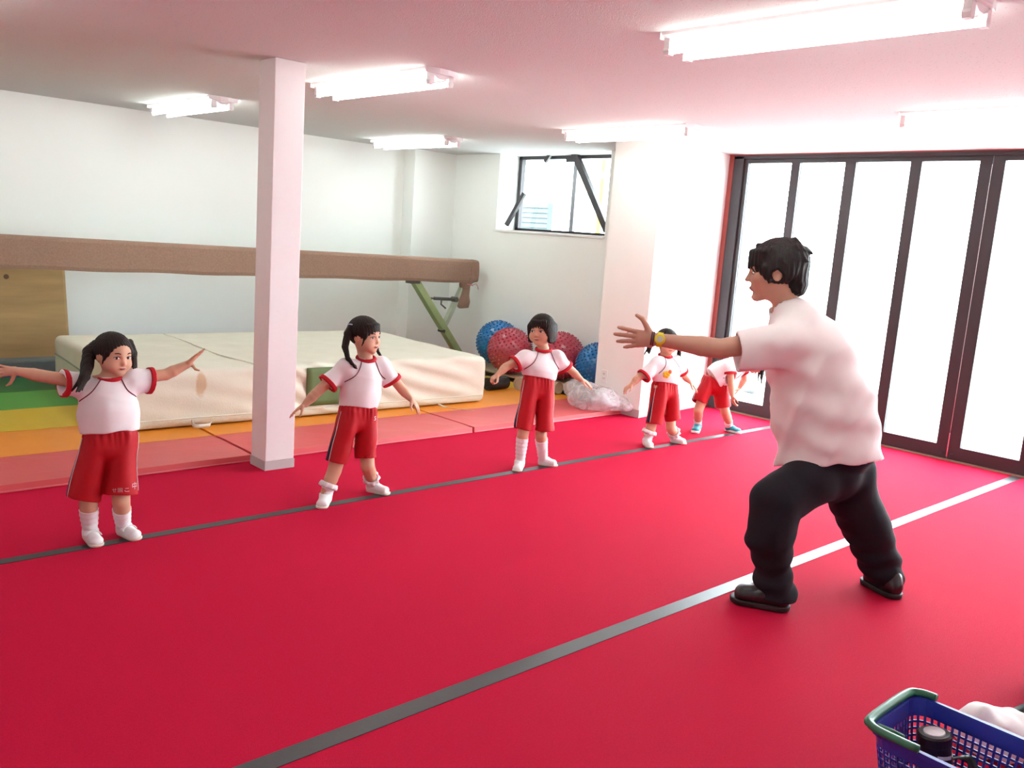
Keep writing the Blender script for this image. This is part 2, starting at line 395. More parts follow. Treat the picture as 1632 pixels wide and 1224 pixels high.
struct('trim_4', MB().box((XD-0.055,-0.85,ZT+0.012),(XD+0.05,4.868,CH)), M_REDTRIM, label='thin red-brown trim above the folding doors')
struct('trim_5', MB().box((XD-0.04,-0.85,0.0),(XD+0.1,4.82,0.012)), mat('brass_threshold',(0.35,0.27,0.2),rough=0.5,metal=0.3), label='low threshold strip under the folding doors')
struct('trim_6', MB().tube([(XD-0.026,2.575,0.03),(XD-0.026,2.575,0.22)],0.005).tube([(XD-0.026,2.575,0.24),(XD-0.026,2.575,2.28)],0.0025), mat('bright_steel',(0.75,0.75,0.75),rough=0.25,metal=0.9), label='thin bright seal between the middle doors')
struct('wall_door', MB().box((XD-0.05,Y0,0),(XD+0.1,-0.85,CH)), M_WALL)
# outside
tag(MB().tube(spline([at(px,py,2,-0.045) for px,py in ((1172,590),(1175,602),(1180,614),(1188,622),(1203,626))],6),0.03,8).build('garden_hose', mat('dark_rubber',(0.03,0.035,0.04),rough=0.5), loc=at(1180,614,2,-0.06)), 'dark curved hose lying outside the glass doors', 'hose')
struct('ground', MB().box((7.25,-14,-0.2),(30,18,-0.06)), mat('pale_concrete',(0.55,0.55,0.54),rough=0.9,var=0.08,nscale=4))
HB = at(873,345,0,9.6); HZ = float(at(850,323,0,9.6)[2])
t = thing('neighbour_house', 'pale blue clapboard house wall seen through the small window', 'house', (9.6,HB[1],-0.06))
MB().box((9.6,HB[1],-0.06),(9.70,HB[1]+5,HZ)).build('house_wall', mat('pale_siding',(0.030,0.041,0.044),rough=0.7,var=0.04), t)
for k in range(12):
    z = HZ-(k+1)*0.075
    obj('clapboard', [(9.6,y,z+dz) if dx==0 else (9.6-dx,y,z+dz) for y in (HB[1]-0.01,HB[1]+4.9) for dx,dz in ((0,0),(0.03,0.0),(0.008,0.073),(0,0.073))], [(0,1,2,3),(7,6,5,4),(0,4,5,1),(1,5,6,2),(2,6,7,3),(3,7,4,0)], MATS['pale_siding'], t)
tag(MB().lathe([(0.04,-0.06),(0.04,4.0),(0.0,4.02)], at(956,330,0,10.0)*np.array([1,1,0])).build('yellow_pole', mat('yellow_paint',(0.40,0.22,0.01),rough=0.4), loc=at(956,330,0,10.0)*np.array([1,1,0])), 'yellow pole outside the small window', 'pole')

# ---- fluorescent ceiling lights
M_TUBE = mat('lit_tube', (1,1,1), emit=((0.90,1.0,0.95), TUBE_STRENGTH), nscale=5)
M_HOUS = mat('lamp_housing', (0.82,0.80,0.80), rough=0.4, var=0.02)
def ceiling_light(cx, cy, label, L=1.24):
    t = thing('ceiling_light', label, 'ceiling light', (cx,cy,CH), 'twin-tube ceiling lights')
    z = CH; y0, y1 = cy-L/2, cy+L/2
    V = [(cx+dx,y,z+dz) for y in (y0,y1) for dx,dz in ((-0.115,0),(-0.105,-0.012),(-0.02,-0.055),(0.02,-0.055),(0.105,-0.012),(0.115,0))]
    obj('housing', V, [tuple(range(6)), tuple(range(11,5,-1))]+[(i+6,(i+1)%6+6,(i+1)%6,i) for i in range(6)], M_HOUS, t)
    for s in (-1,1):
        tx, tz = cx+s*0.068, z-0.068
        MB().tube([(tx,y0+0.03,tz),(tx,y1-0.03,tz)],0.016,12).build('tube', M_TUBE, t, smooth=True)
        for y,dy in ((y0,1),(y1,-1)):
            MB().box((tx-0.016,min(y,y+dy*0.028),tz-0.02),(tx+0.016,max(y,y+dy*0.028),z-0.012)).lathe([(0.0,-0.002),(0.019,0.0),(0.019,0.03),(0.0,0.032)],(tx,y,tz-0.002),(0,dy,0),12).build('lamp_socket', M_HOUS, t)
    for y,dy in ((y0,-1),(y1,1)):
        MB().prism([(0,0)]*0 or [(cx-0.115,y),(cx+0.115,y),(cx+0.03,y+dy*0.02) ,(cx-0.03,y+dy*0.02)] if dy<0 else [(cx-0.03,y+dy*0.02),(cx+0.03,y+dy*0.02),(cx+0.115,y),(cx-0.115,y)][::-1], z-0.03, z).build('end_cap', M_HOUS, t)
for cx,cy,lb in ((3.155,1.86,'big twin-tube ceiling light at the top right, nearest of all'),(3.14,4.71,'twin-tube ceiling light beside the top of the white column'),
                 (3.06,7.32,'twin-tube ceiling light left of the white column, over the beam'),(5.40,7.42,'far twin-tube ceiling light by the corner pilaster'),
                 (5.41,4.63,'twin-tube ceiling light in front of the small window'),(5.40,1.84,'twin-tube ceiling light before the folding doors, cut by the frame'),
                 (0.70,1.86,'twin-tube ceiling light almost overhead, above the frame'),(0.70,4.71,'twin-tube ceiling light left of the frame over the near carpet'),(0.70,7.32,'twin-tube ceiling light left of the frame by the left wall')):  # last three unseen: fill lights added along the lamp grid for dark faces
    ceiling_light(cx, cy, lb)

# ---- tapes on the carpet
M_TAPE = mat('dark_cloth_tape',(0.026,0.022,0.024),rough=0.42,spec=0.30,nscale=60,var=0.15,bump=0.05,bscale=300)
tag(MB().box((-2.2,3.94,0),(7.06,3.998,0.002)).build('floor_tape', M_TAPE), 'dark tape line the children stand on', 'tape')
tag(MB().box((-2.2,2.012,0),(7.14,2.082,0.002)).build('floor_tape', mat('grey_cloth_tape',(0.036,0.034,0.037),rough=0.38,spec=0.42,nscale=60,var=0.15,bump=0.05,bscale=300)), 'wider grey tape line running under the adult', 'tape')

# ---- rainbow folding mats
BANDS = [('red',(0.60,0.075,0.085),4.95,5.525),('orange',(0.78,0.27,0.02),5.525,6.15),('yellow',(0.66,0.47,0.03),6.15,6.81),
         ('light_green',(0.075,0.36,0.06),6.81,7.45),('dark_green',(0.012,0.15,0.045),7.45,8.10),('blue',(0.02,0.06,0.35),8.10,8.46)]
MT = 0.043
for i,(a,b,lb) in enumerate(((0.695,2.488,'striped folding gym mat nearest the left edge of the photo'),(2.502,4.288,'striped folding gym mat behind the column, in the middle'),(4.302,6.02,'striped folding gym mat reaching the pier and the plastic bag'))):
    t = thing('gym_mat', lb, 'mat', ((a+b)/2,6.7,0), 'striped folding gym mats')
    for nm,c,y0,y1 in BANDS:
        if i == 2 and nm in ('blue',): continue
        m = mat('vinyl_'+nm, c, rough=0.42, spec=0.5, nscale=6, var=0.06, bump=0.06, bscale=14)
        n = 14; xs = np.linspace(a+0.004,b-0.004,n); ys = np.linspace(y0+0.003,y1-0.003,5); rg = np.random.default_rng(int(y0*10)+i)
        P = np.array([[(x, y, MT-0.003*(j in (0,4))+rg.uniform(-0.0015,0.0015)) for j,y in enumerate(ys)] for x in xs])
        Q = P.copy(); Q[...,2] = 0.001
        if nm == 'red': P[:,0,1] += 0.006
        mb = MB(); mb.slab(Q, P-Q); mb.build('panel', m, t)
    if True:
        MB().tube([(x,4.953+0.001*math.sin(9*x),0.005) for x in np.linspace(a+0.01,b-0.01,30)],0.005,6).build('edge_welt', mat('welt_pink',(0.66,0.14,0.16),rough=0.35), t)

# ================================================================= PROPS
def axes(yaw):
    c, s = math.cos(yaw), math.sin(yaw); return np.array([[c,-s,0],[s,c,0],[0,0,1.0]])
# ---- thick landing mattress
def mattress():
    t = thing('landing_mattress', 'thick cream canvas landing mattress lying on the striped mats', 'mattress', (3.55,6.66,MT))
    R = axes(math.radians(-2.0)); c = np.array([3.565,6.665,MT+0.207])
    S = SDF((1.9,5.5,0.02),(5.3,7.85,0.52),0.0125)
    S.rbox(c, R, (1.50,0.93,0.200), 0.045)
    def fn(P):
        Q = (P-c)@R; fr = np.clip((-Q[:,1]-0.80)/0.1,0,1); topz = np.clip((Q[:,2]-0.1)/0.08,0,1)
        d = 0.011*fr*np.sin(27*(Q[:,0]*0.7+Q[:,2]*1.5)+3.0*np.sin(3.1*Q[:,0]))*np.clip((Q[:,0]+0.9)/0.5,0.25,1)*np.clip((1.46-Q[:,0])/0.3,0.1,1)
        d += 0.004*np.sin(9*Q[:,0]+2*np.sin(4*Q[:,1]))*np.sin(6*Q[:,1]+1)*topz
        d *= np.clip((Q[:,2]+0.185)/0.05,0,1)
        d += -0.006*np.sin(math.pi*np.clip((Q[:,2]+0.2)/0.4,0,1))*fr
        return d
    S.disp(fn, 0.05)
    m = mat('cream_canvas',(0.66,0.63,0.52),rough=0.75,spec=0.25,nscale=7,var=0.08,bump=0.15,bscale=90)
    nt = m.node_tree; N = nt.nodes; L = nt.links; b = N['Principled BSDF']; src = b.inputs['Base Color'].links[0].from_socket
    def blot(prev, ctr, rad, col, k):
        ge = N.new('ShaderNodeNewGeometry'); su = N.new('ShaderNodeVectorMath'); su.operation='SUBTRACT'; su.inputs[1].default_value = ctr; L.new(ge.outputs['Position'], su.inputs[0])
        di = N.new('ShaderNodeVectorMath'); di.operation='DIVIDE'; di.inputs[1].default_value = rad; L.new(su.outputs[0], di.inputs[0])
        le = N.new('ShaderNodeVectorMath'); le.operation='LENGTH'; L.new(di.outputs[0], le.inputs[0])
        nz = N.new('ShaderNodeTexNoise'); nz.inputs['Scale'].default_value = 14; L.new(ge.outputs['Position'], nz.inputs['Vector'])
        ad = N.new('ShaderNodeMath'); ad.operation='MULTIPLY_ADD'; ad.inputs[1].default_value=0.9; L.new(nz.outputs['Fac'], ad.inputs[0]); L.new(le.outputs['Value'], ad.inputs[2])
        rp = N.new('ShaderNodeMapRange'); rp.inputs['From Min'].default_value=1.15; rp.inputs['From Max'].default_value=1.45; rp.inputs['To Min'].default_value=k; rp.inputs['To Max'].default_value=0; L.new(ad.outputs[0], rp.inputs['Value'])
        mx = N.new('ShaderNodeMix'); mx.data_type='RGBA'; mx.inputs['B'].default_value=(*col,1); L.new(rp.outputs['Result'], mx.inputs['Factor']); L.new(prev, mx.inputs['A']); return mx.outputs['Result']
    o = blot(src, at(320,612,1,5.77), (0.042,0.2,0.095), (0.50,0.31,0.15), 0.7)
    o = blot(o, at(300,690,1,5.77), (0.55,0.2,0.10), (0.52,0.42,0.29), 0.5)
    L.new(o, b.inputs['Base Color'])
    cov = S.build('canvas_cover', m, t)
    # seam with raised stitching over the top, flap on the near-left end, bottom hem
    zt = MT+0.407; sm = [at(px,py,2,zt) for px,py in ((262,533),(300,546),(345,564),(405,580))]
    MB().tube(spline(sm,6),0.007,6).build('zip_seam', m, cov)
    rg = random.Random(4)
    mb = MB()
    for p in spline(sm,8): mb.lathe([(0,-0.006),(0.011,0),(0,0.008)], np.array(p)+np.array([rg.uniform(-.006,.006),rg.uniform(-.006,.006),0.004]), n=6)
    tag(mb.build('stitching', mat('white_cord',(0.75,0.72,0.64),rough=0.8), cov), kind='stuff')
    fl = [c+R@np.array((-1.507,y,z)) for y,z in ((0.86,0.06),(0.5,0.05),(0.1,0.035),(-0.35,0.02),(-0.88,0.02))]
    MB().tube(spline(fl,6),0.006,6).build('flap_edge', mat('green_grey_cord',(0.30,0.33,0.26),rough=0.8), cov)
    hm = [c+R@np.array((x,-0.938,-0.135)) for x in np.linspace(-1.47,1.47,30)]
    MB().tube(hm,0.004,6).build('hem_seam', m, cov)
    # green patch, straps
    P = np.array([[c+R@np.array((x,-0.944-0.003*math.sin(11*x),z)) for z in np.linspace(-0.115,0.175,8)] for x in np.linspace(-0.235,0.135,8)])
    MB().slab(P, (0,-0.006,0)).build('green_patch', mat('olive_vinyl',(0.10,0.15,0.05),rough=0.55,nscale=9,var=0.2,bump=0.1,bscale=12), t, smooth=True)
    M_STRAP = mat('cream_webbing',(0.66,0.63,0.55),rough=0.8,nscale=80,var=0.08)
    def strap(pts, w=0.026):
        ribbon(spline([np.maximum(at(px,py,1,yy),(-9,-9,MT+0.032)) for px,py,yy in pts],6), w, 0.004, (0.35,0.1,1)).build('strap_handle', M_STRAP, t, smooth=True)
    strap(((306,669,5.73),(309,678,5.70),(318,685,5.68),(329,684,5.68),(335,677,5.70),(337,668,5.73)))
    strap(((540,652,5.70),(541,661,5.68),(546,668,5.66),(553,668,5.65),(556,661,5.68),(556,654,5.70)))
    sp = [at(698,647,1,5.70)]+[at(px,py,2,MT+0.012) for px,py in ((707,650),(722,653),(738,654),(754,656))]
    sp = [np.maximum(p_,(-9,-9,MT+0.022)) for p_ in sp]
    ribbon(spline(sp,5), 0.03, 0.004, (0.3,-0.9,0.2)).build('strap_handle', M_STRAP, t, smooth=True)
mattress()

# ---- balance beam wrapped in brown carpet
def beam():
    YB = 7.60
    t = thing('balance_beam', 'long balance beam wrapped in brown carpet on green steel legs', 'balance beam', (4.0,7.68,0))
    M_BR = mat('brown_carpet',(0.315,0.205,0.15),rough=0.95,spec=0.1,nscale=70,var=0.22,bump=0.3,bscale=230)
    xs = np.linspace(-1.6,6.44,60)
    def zt(x): return 1.231-0.0064*(x-1.72)
    def zb(x): return zt(x)-0.258
    ring = []
    for x in xs:
        wv = 0.004*math.sin(5*x)+0.003*math.sin(13*x); z1, z0 = zt(x), zb(x)+0.004*math.sin(7*x)
        ring.append([(x,YB+0.012+wv,z0),(x,YB+wv,z0+0.03),(x,YB+wv*0.5,z1-0.03),(x,YB+0.008,z1-0.008),(x,YB+0.03,z1),(x,YB+0.13,z1),(x,YB+0.155,z1-0.02),(x,YB+0.16,z0+0.02),(x,YB+0.15,z0)])
    n = 9; V = [p for r in ring for p in r]; F = [(i*n+k,i*n+(k+1)%n,(i+1)*n+(k+1)%n,(i+1)*n+k) for i in range(len(xs)-1) for k in range(n)]
    F += [tuple(range(n-1,-1,-1)), tuple((len(xs)-1)*n+k for k in range(n))]
    F = [tuple(reversed(f)) for f in F]
    cv = obj('carpet_cover', V, F, M_BR, t, smooth=False)
    # gathered end: the carpet folds down and is tied
    S = SDF((6.15,7.5,0.55),(6.75,7.9,1.28),0.008)
    a = at(752,432,1,YB+0.08)
    S.rbox((6.455,YB+0.08,1.075),np.eye(3),(0.075,0.082,0.125),0.03)
    S.econe((6.42,YB+0.08,0.985),at(738,455,1,YB+0.08),(0,1,0),(0.085,0.075),(0.05,0.055),0.03)
    S.econe(at(742,455,1,YB+0.07),at(738,489,1,YB+0.06),(1,0,0),(0.055,0.04),(0.085,0.03),0.01)
    S.cut(at(740,491,1,YB+0.06),(0.05,0,-1))
    S.disp(folds(42,0.006,3,2))
    S.build('gathered_end', M_BR, cv)
    tie = at(748,454,1,YB+0.03)
    mb = MB(); mb.tube([tie+np.array((0.062*math.cos(q),0.065*math.sin(q)+0.04,0.008*math.sin(2*q))) for q in np.linspace(0,2*math.pi,20)],0.006,6)
    mb.tube(spline([tie+np.array((0.05,0,0)),tie+np.array((0.09,-0.02,0.01)),tie+np.array((0.12,-0.02,-0.05))]),0.004,5)
    mb.build('tie_string', mat('pink_string',(0.65,0.28,0.28),rough=0.8), cv)
    MB().tube([(4.08,YB-0.004,zb(4.08)+0.004),(4.06,YB-0.006,1.1),(4.05,YB-0.004,zt(4.05)-0.01)],0.003,5).build('carpet_seam', mat('dark_seam',(0.16,0.09,0.06)), cv)
    M_GR = mat('pale_green_enamel',(0.33,0.42,0.20),rough=0.5,nscale=9,var=0.25); M_ST = mat('dark_steel',(0.12,0.11,0.10),rough=0.45,metal=0.6,nscale=20,var=0.2)
    def leg_set(dx, sgn):
        p = lambda x,z,y=YB+0.08: np.array((dx+sgn*x,y,z))
        top, foot = p(5.68,0.955), p(6.42,0.05)
        MB().bar(top, foot, 0.075, 0.085, (0,1,0)).build('leg', M_GR, t, bevel=0.004)
        MB().box((dx+sgn*5.66-0.06,YB+0.03,0.92),(dx+sgn*5.66+0.06,YB+0.13,0.975)).tube([p(5.69,0.945,YB+0.02),p(5.69,0.945,YB+0.14)],0.016,8).build('leg_bracket', M_ST, t)
        s0, s1 = p(6.39,0.96), p(6.09,0.40)
        MB().bar(s0, s1, 0.05, 0.06, (0,1,0)).build('strut', mat('worn_green_enamel',(0.45,0.52,0.40),rough=0.5,nscale=12,var=0.2), t, bevel=0.003)
        MB().tube([p(6.09,0.40,YB+0.03),p(6.09,0.40,YB+0.13)],0.018,8).build('pivot_bolt', M_ST, t)
        q0, q1 = p(5.86,0.765,YB+0.05), p(6.24,0.752,YB+0.05)
        MB().tube([q0,q1],0.010,8).tube([q0+(q1-q0)*0.2,q0+(q1-q0)*0.8],0.018,8).tube([q1-np.array((0,0.02,0)),q1+np.array((0,0.06,0))],0.03,10).build('turnbuckle', M_ST, t)
        MB().tube([p(6.04,0.745,YB+0.05),p(6.03,0.70,YB+0.04),p(6.09,0.655,YB+0.03)],0.010,6).build('turnbuckle_lever', M_ST, t)
        MB().box((dx+sgn*6.44-0.05,YB-0.35,MT if sgn>0 else MT),(dx+sgn*6.44+0.05,YB+0.5,MT+0.045)).build('foot_bar', M_ST, t)
    leg_set(0.0, 1)
    leg_set(5.0, -1)                                # the pair at the other end, left of the frame
beam()

# ---- plywood sheet, grey foam roll behind it
R = axes(0); pw = thing('plywood_sheet', 'plain plywood sheet leaning on the left wall under the beam', 'board', (1.4,8.4,0.15))
MB().add([(0.2,8.33,0.165),(2.40,8.33,0.165),(2.368,8.40,1.20),(0.2,8.40,1.20),(0.2,8.345,0.165),(2.425,8.345,0.165),(2.393,8.415,1.20),(0.2,8.415,1.20)],
         [(0,1,2,3),(7,6,5,4),(0,4,5,1),(1,5,6,2),(2,6,7,3),(3,7,4,0)]).build('plywood', mat('plywood',(0.40,0.26,0.12),rough=0.7,spec=0.2,nscale=3.0,var=0.30,stretch=(0.6,3,5)), pw)
MB().lathe([(0,-0.004),(0.02,0),(0.028,0.012),(0,0.02)], (1.84,8.365,0.94), (0,-1,0), 10).bar((1.80,8.36,0.945),(1.89,8.36,0.94),0.02,0.02).build('metal_clip', MATS['dark_steel'], pw)
for px,py in ((10,441),(78,474),(44,557)): MB().lathe([(0.0,0),(0.022,0.003),(0,0.006)], at(px,py,1,8.372)+np.array((0,0.006,0)), (0,-1,0), 8).build('wood_knot', mat('dark_knot',(0.12,0.06,0.03)), pw)
tag(MB().box((-0.5,8.18,MT+0.003),(2.6,8.45,0.165)).build('foam_block', mat('grey_foam',(0.16,0.18,0.18),rough=0.9,var=0.1), loc=(1.05,8.3,MT+0.003), bevel=0.02), 'long dark grey foam block under the plywood sheet', 'foam block')

# ---- spiky exercise balls
def spiky_ball(px, py, x, r, m, label):
    c = at(px,py,0,x); c[2] = 0.089+r+0.0155; mb = MB(); n = 32; k = 20
    mb.lathe([(r*math.sin(math.pi*i/k), -r*math.cos(math.pi*i/k)) for i in range(k+1)], c, n=n)
    N = 380; ga = math.pi*(3-5**.5)
    for i in range(N):
        z = 1-2*(i+.5)/N; q = math.sqrt(1-z*z); d = np.array((q*math.cos(ga*i),q*math.sin(ga*i),z))
        mb.lathe([(0.011,-0.003),(0.008,0.008),(0.0,0.014)], c+d*r, d, 6)
    o = mb.build('exercise_ball', m, smooth=True, loc=(c[0],c[1],c[2]-r))
    return tag(o, label, 'ball', 'spiky exercise balls by the wall')
M_BB = mat('blue_ball_vinyl',(0.010,0.15,0.40),rough=0.2,spec=0.7,var=0.08,nscale=6); M_RB = mat('rose_ball_vinyl',(0.46,0.05,0.085),rough=0.22,spec=0.7,var=0.08,nscale=6)
spiky_ball(794,550,6.405,0.236,M_BB,'blue spiky exercise ball at the left end of the row')
spiky_ball(813,558,6.15,0.228,M_RB,'rose-red spiky exercise ball touching the leftmost blue ball')
spiky_ball(893,568,6.39,0.236,M_RB,'rose-red spiky exercise ball behind the bob-haired girl')
spiky_ball(954,579,6.40,0.215,M_BB,'blue spiky exercise ball half hidden by the white pier')

# ---- odds and ends under the balls
M_WOOD = mat('pale_board',(0.42,0.30,0.19),rough=0.6,nscale=8,var=0.2,stretch=(1,6,6))
t = thing('springboard', 'low wooden springboard holding the exercise balls', 'springboard', (6.15,6.3,0))
MB().slab(np.array([[(x, y, 0.074) for y in np.linspace(5.42,7.28,12)] for x in (6.06,6.64)]), (0,0,0.014)).build('top_board', M_WOOD, t)
MB().slab(np.array([[(x, y, 0.002) for y in np.linspace(5.42,7.28,12)] for x in (6.07,6.64)]), (0,0,0.014)).build('base_board', mat('grey_board',(0.28,0.22,0.17),rough=0.7,nscale=8,var=0.2), t)
for y in (5.6,6.3,7.0): MB().box((6.09,y-0.05,0.016),(6.6,y+0.05,0.074)).build('spacer_block', M_WOOD, t)
def roll(name, a, b, r, m, label, cat, core=0.6, endm=None):
    a = np.asarray(a,float); b = np.asarray(b,float); L = np.linalg.norm(b-a); loc = (a+b)/2; loc[2] -= r
    t = thing(name, label, cat, loc)
    MB().lathe([(r*core,0.004),(r*core,0),(r,0.0),(r,L),(r*core,L),(r*core,L-0.05),(0,L-0.05)], a, b-a, 20).build('outer_roll', m, t, smooth=False)
    MB().lathe([(0,0.02),(r*core,0.02),(r*core,L-0.02),(0,L-0.02)], a, b-a, 16).build('inner_core', endm or M_WOOD, t)
roll('foam_roller', at(776,612,2,0.105), at(806,609,2,0.105), 0.060, mat('black_foam',(0.02,0.02,0.022),rough=0.7), 'short black foam roller lying on the yellow stripe', 'foam roller', 0.5, MATS['black_foam'])
roll('carpet_roll', at(827,612,2,0.11), at(845,609,2,0.11), 0.065, mat('beige_carpet',(0.46,0.38,0.28),rough=0.9,var=0.12), 'beige carpet roll beside the black foam roller', 'carpet roll', 0.7, MATS['beige_carpet'])
roll('cardboard_tube', at(897,618,2,0.105)-np.array((0.05,0,0)), at(872,612,2,0.105)-np.array((0.05,0,0)), 0.058, mat('cardboard',(0.42,0.31,0.2),rough=0.8), 'open cardboard tube next to the plastic bag', 'tube', 0.78, mat('tube_inside',(0.16,0.11,0.09),rough=0.9))
tag(MB().box((-0.09,-0.045,0),(0.09,0.045,0.02), axes(0.9), at(771,598,2,MT+0.001)-np.array((0.08,0,0))).build('foam_scrap', mat('green_foam',(0.10,0.36,0.10),rough=0.8), loc=at(771,598,2,MT+0.001)-np.array((0.08,0,0))), 'small green foam scrap beside the mattress end', 'foam scrap')

# ---- clear plastic bag against the pier
def bag():
    m = bpy.data.materials.new('clear_film'); m.use_nodes = True; nt = m.node_tree; N = nt.nodes; L = nt.links; b = N['Principled BSDF']
    b.inputs['Base Color'].default_value = (0.82,0.82,0.86,1); b.inputs['Roughness'].default_value = 0.25
    nz = N.new('ShaderNodeTexNoise'); nz.inputs['Scale'].default_value = 9; nz.inputs['Detail'].default_value = 5; nz.inputs['Distortion'].default_value = 1.2
    mr = N.new('ShaderNodeMapRange'); mr.inputs['From Min'].default_value=0.3; mr.inputs['From Max'].default_value=0.75; mr.inputs['To Min'].default_value=0.22; mr.inputs['To Max'].default_value=0.62
    tc = N.new('ShaderNodeTexCoord'); L.new(tc.outputs['Object'], nz.inputs['Vector']); L.new(nz.outputs['Fac'], mr.inputs['Value']); L.new(mr.outputs['Result'], b.inputs['Alpha'])
    bp = N.new('ShaderNodeBump'); bp.inputs['Strength'].default_value=0.4; bp.inputs['Distance'].default_value=0.02; L.new(nz.outputs['Fac'], bp.inputs['Height']); L.new(bp.outputs['Normal'], b.inputs['Normal'])
    S = SDF((5.3,4.55,0.0),(6.15,5.95,0.5),0.011)
    g = lambda px,py,z: at(px,py,2,z)
    S.ell(g(945,636,0.12), np.eye(3), (0.20,0.26,0.13), 0.05); S.ell(g(975,643,0.08), np.eye(3), (0.15,0.24,0.09), 0.06)
    S.ell(g(925,622,0.14), np.eye(3), (0.13,0.17,0.10), 0.05); S.cone(g(915,607,0.2), g(930,625,0.15), 0.03, 0.06, 0.04); S.cone(g(985,650,0.04), g(999,653,0.03), 0.05, 0.03, 0.05)
    def fn(P): return folds(26,0.016,5,3)(P)+folds(60,0.006,8,3)(P)
    S.disp(fn,0.06); S.cut((0,0,MT+0.003),(0,0,-1)); S.cut((6.015,0,0),(1,0,0))
    o = S.build('plastic_bag', m, smooth_it=2, loc=g(955,650,0.0))
    tag(o,'crumpled clear plastic bag lying against the white pier','plastic bag')
bag()
ol = thing('wall_outlet', 'small white wall outlet on the pier above the plastic bag', 'outlet', (6.028,5.19,0.25))
MB().box((6.022,5.155,0.24),(6.03,5.225,0.36)).build('cover_plate', M_WHITEPAINT, ol, bevel=0.002)
for z in (0.275,0.315): MB().box((6.019,5.175,z),(6.022,5.205,z+0.02)).build('socket', mat('outlet_grey',(0.6,0.6,0.58)), ol)

# ---- blue basket with green handles, camera, white cloth, black bag strap
def basket():
    x0,x1,y0,y1,zr = 2.275,2.575,0.44,0.905,0.25
    t = thing('shopping_basket', 'blue plastic basket with green handles in the bottom right corner', 'basket', ((x0+x1)/2,(y0+y1)/2,0))
    M_B = mat('blue_plastic',(0.025,0.045,0.36),rough=0.35,spec=0.5,nscale=10,var=0.08); M_G = mat('green_plastic',(0.015,0.16,0.075),rough=0.3,spec=0.5,nscale=10,var=0.08)
    rc = 0.05
    def outline(z, n=8):                            # rounded rectangle, narrower at the bottom
        ins = 0.035*(1-z/zr); a0,a1,b0,b1 = x0+ins,x1-ins,y0+ins,y1-ins; P = []
        for cx,cy,st in ((a1-rc,b1-rc,0),(a0+rc,b1-rc,90),(a0+rc,b0+rc,180),(a1-rc,b0+rc,270)):
            for k in range(n+1):
                q = math.radians(st+90*k/n); P.append((cx+rc*math.cos(q),cy+rc*math.sin(q),z))
        return P
    # the wall is a real lattice: uprights and rings leave open holes
    def resample(z, N):
        P = np.array(outline(z)); P = np.vstack([P,P[:1]]); d = np.r_[0,np.cumsum(np.linalg.norm(np.diff(P,axis=0),axis=1))]; q = np.linspace(0,d[-1],N,endpoint=False)
        return np.stack([np.interp(q,d,P[:,i]) for i in range(3)],1)
    N = 72; zs_up = 0.205
    lat = MB(); A = resample(0.012,N); B = resample(zs_up,N)
    cen = np.array(((x0+x1)/2,(y0+y1)/2,0))
    def bandring(z0,z1,th):
        P0 = resample(z0,N); P1 = resample(z1,N); rows = []
        for P in (P0,P1):
            out = P; dirv = P-np.array((cen[0],cen[1],0)); dirv[:,2]=0; dirv /= np.linalg.norm(dirv,axis=1)[:,None]; rows.append((out, out-dirv*th))
        V = np.concatenate([rows[0][0],rows[1][0],rows[1][1],rows[0][1]]); F = []
        for k in range(4):
            for i in range(N): F.append((k*N+i,k*N+(i+1)%N,((k+1)%4)*N+(i+1)%N,((k+1)%4)*N+i))
        return V,F
    for z in np.arange(0.012,zs_up+0.001,0.0193*1.0): lat.add(*bandring(z,z+0.006,0.004))
    for i in range(N):
        tgt = nrm(np.r_[B[i][:2]-cen[:2],0]); side = np.cross(tgt,(0,0,1)); w_ = 0.0032
        a,b = A[i],B[i]
        V = [a-side*w_,a+side*w_,b+side*w_,b-side*w_]; V += [v-tgt*0.004 for v in V]
        lat.add(V,[(0,1,2,3),(7,6,5,4),(0,4,5,1),(1,5,6,2),(2,6,7,3),(3,7,4,0)])
    lat.build('lattice_wall', M_B, t)
    MB().add(*bandring(zs_up,zr,0.004)).build('upper_band', M_B, t)
    MB().add(*bandring(zr-0.012,zr+0.004,-0.012)).add(*bandring(zr-0.004,zr+0.004,0.003)).build('rim', M_B, t)
    MB().prism([(p[0],p[1]) for p in outline(0.0)],0.004,0.014).build('base', M_B, t)
    # one folded handle round the far end (a big C lying on the rim), one along the other end
    def handle(ys, s, nm='handle'):
        zc = zr+0.012; X0,X1 = x0-0.012,x1+0.012; ye = (y1+0.012) if s>0 else (y0-0.012); yb = ye-s*0.15
        P = [(X0,yb,zc),(X0,ye-s*0.06,zc),(X0+0.012,ye-s*0.018,zc),(X0+0.055,ye,zc),(X1-0.055,ye,zc),(X1-0.012,ye-s*0.018,zc),(X1,ye-s*0.05,zc),(X1,ye-s*0.065,zc)]
        MB().tube(spline(P,6),0.0135,10,flat=0.8).build(nm, M_G, t, smooth=True)
        MB().tube([(X0+0.03,ye-s*0.03,zc-0.004),(X0+0.024,ye-s*0.065,zc),(X0+0.028,ye-s*0.10,zc-0.004)],0.009,8).build('handle_hinge', M_G, t, smooth=True)
    handle(None, 1); handle(None, -1)
    return (x0,x1,y0,y1)
basket()
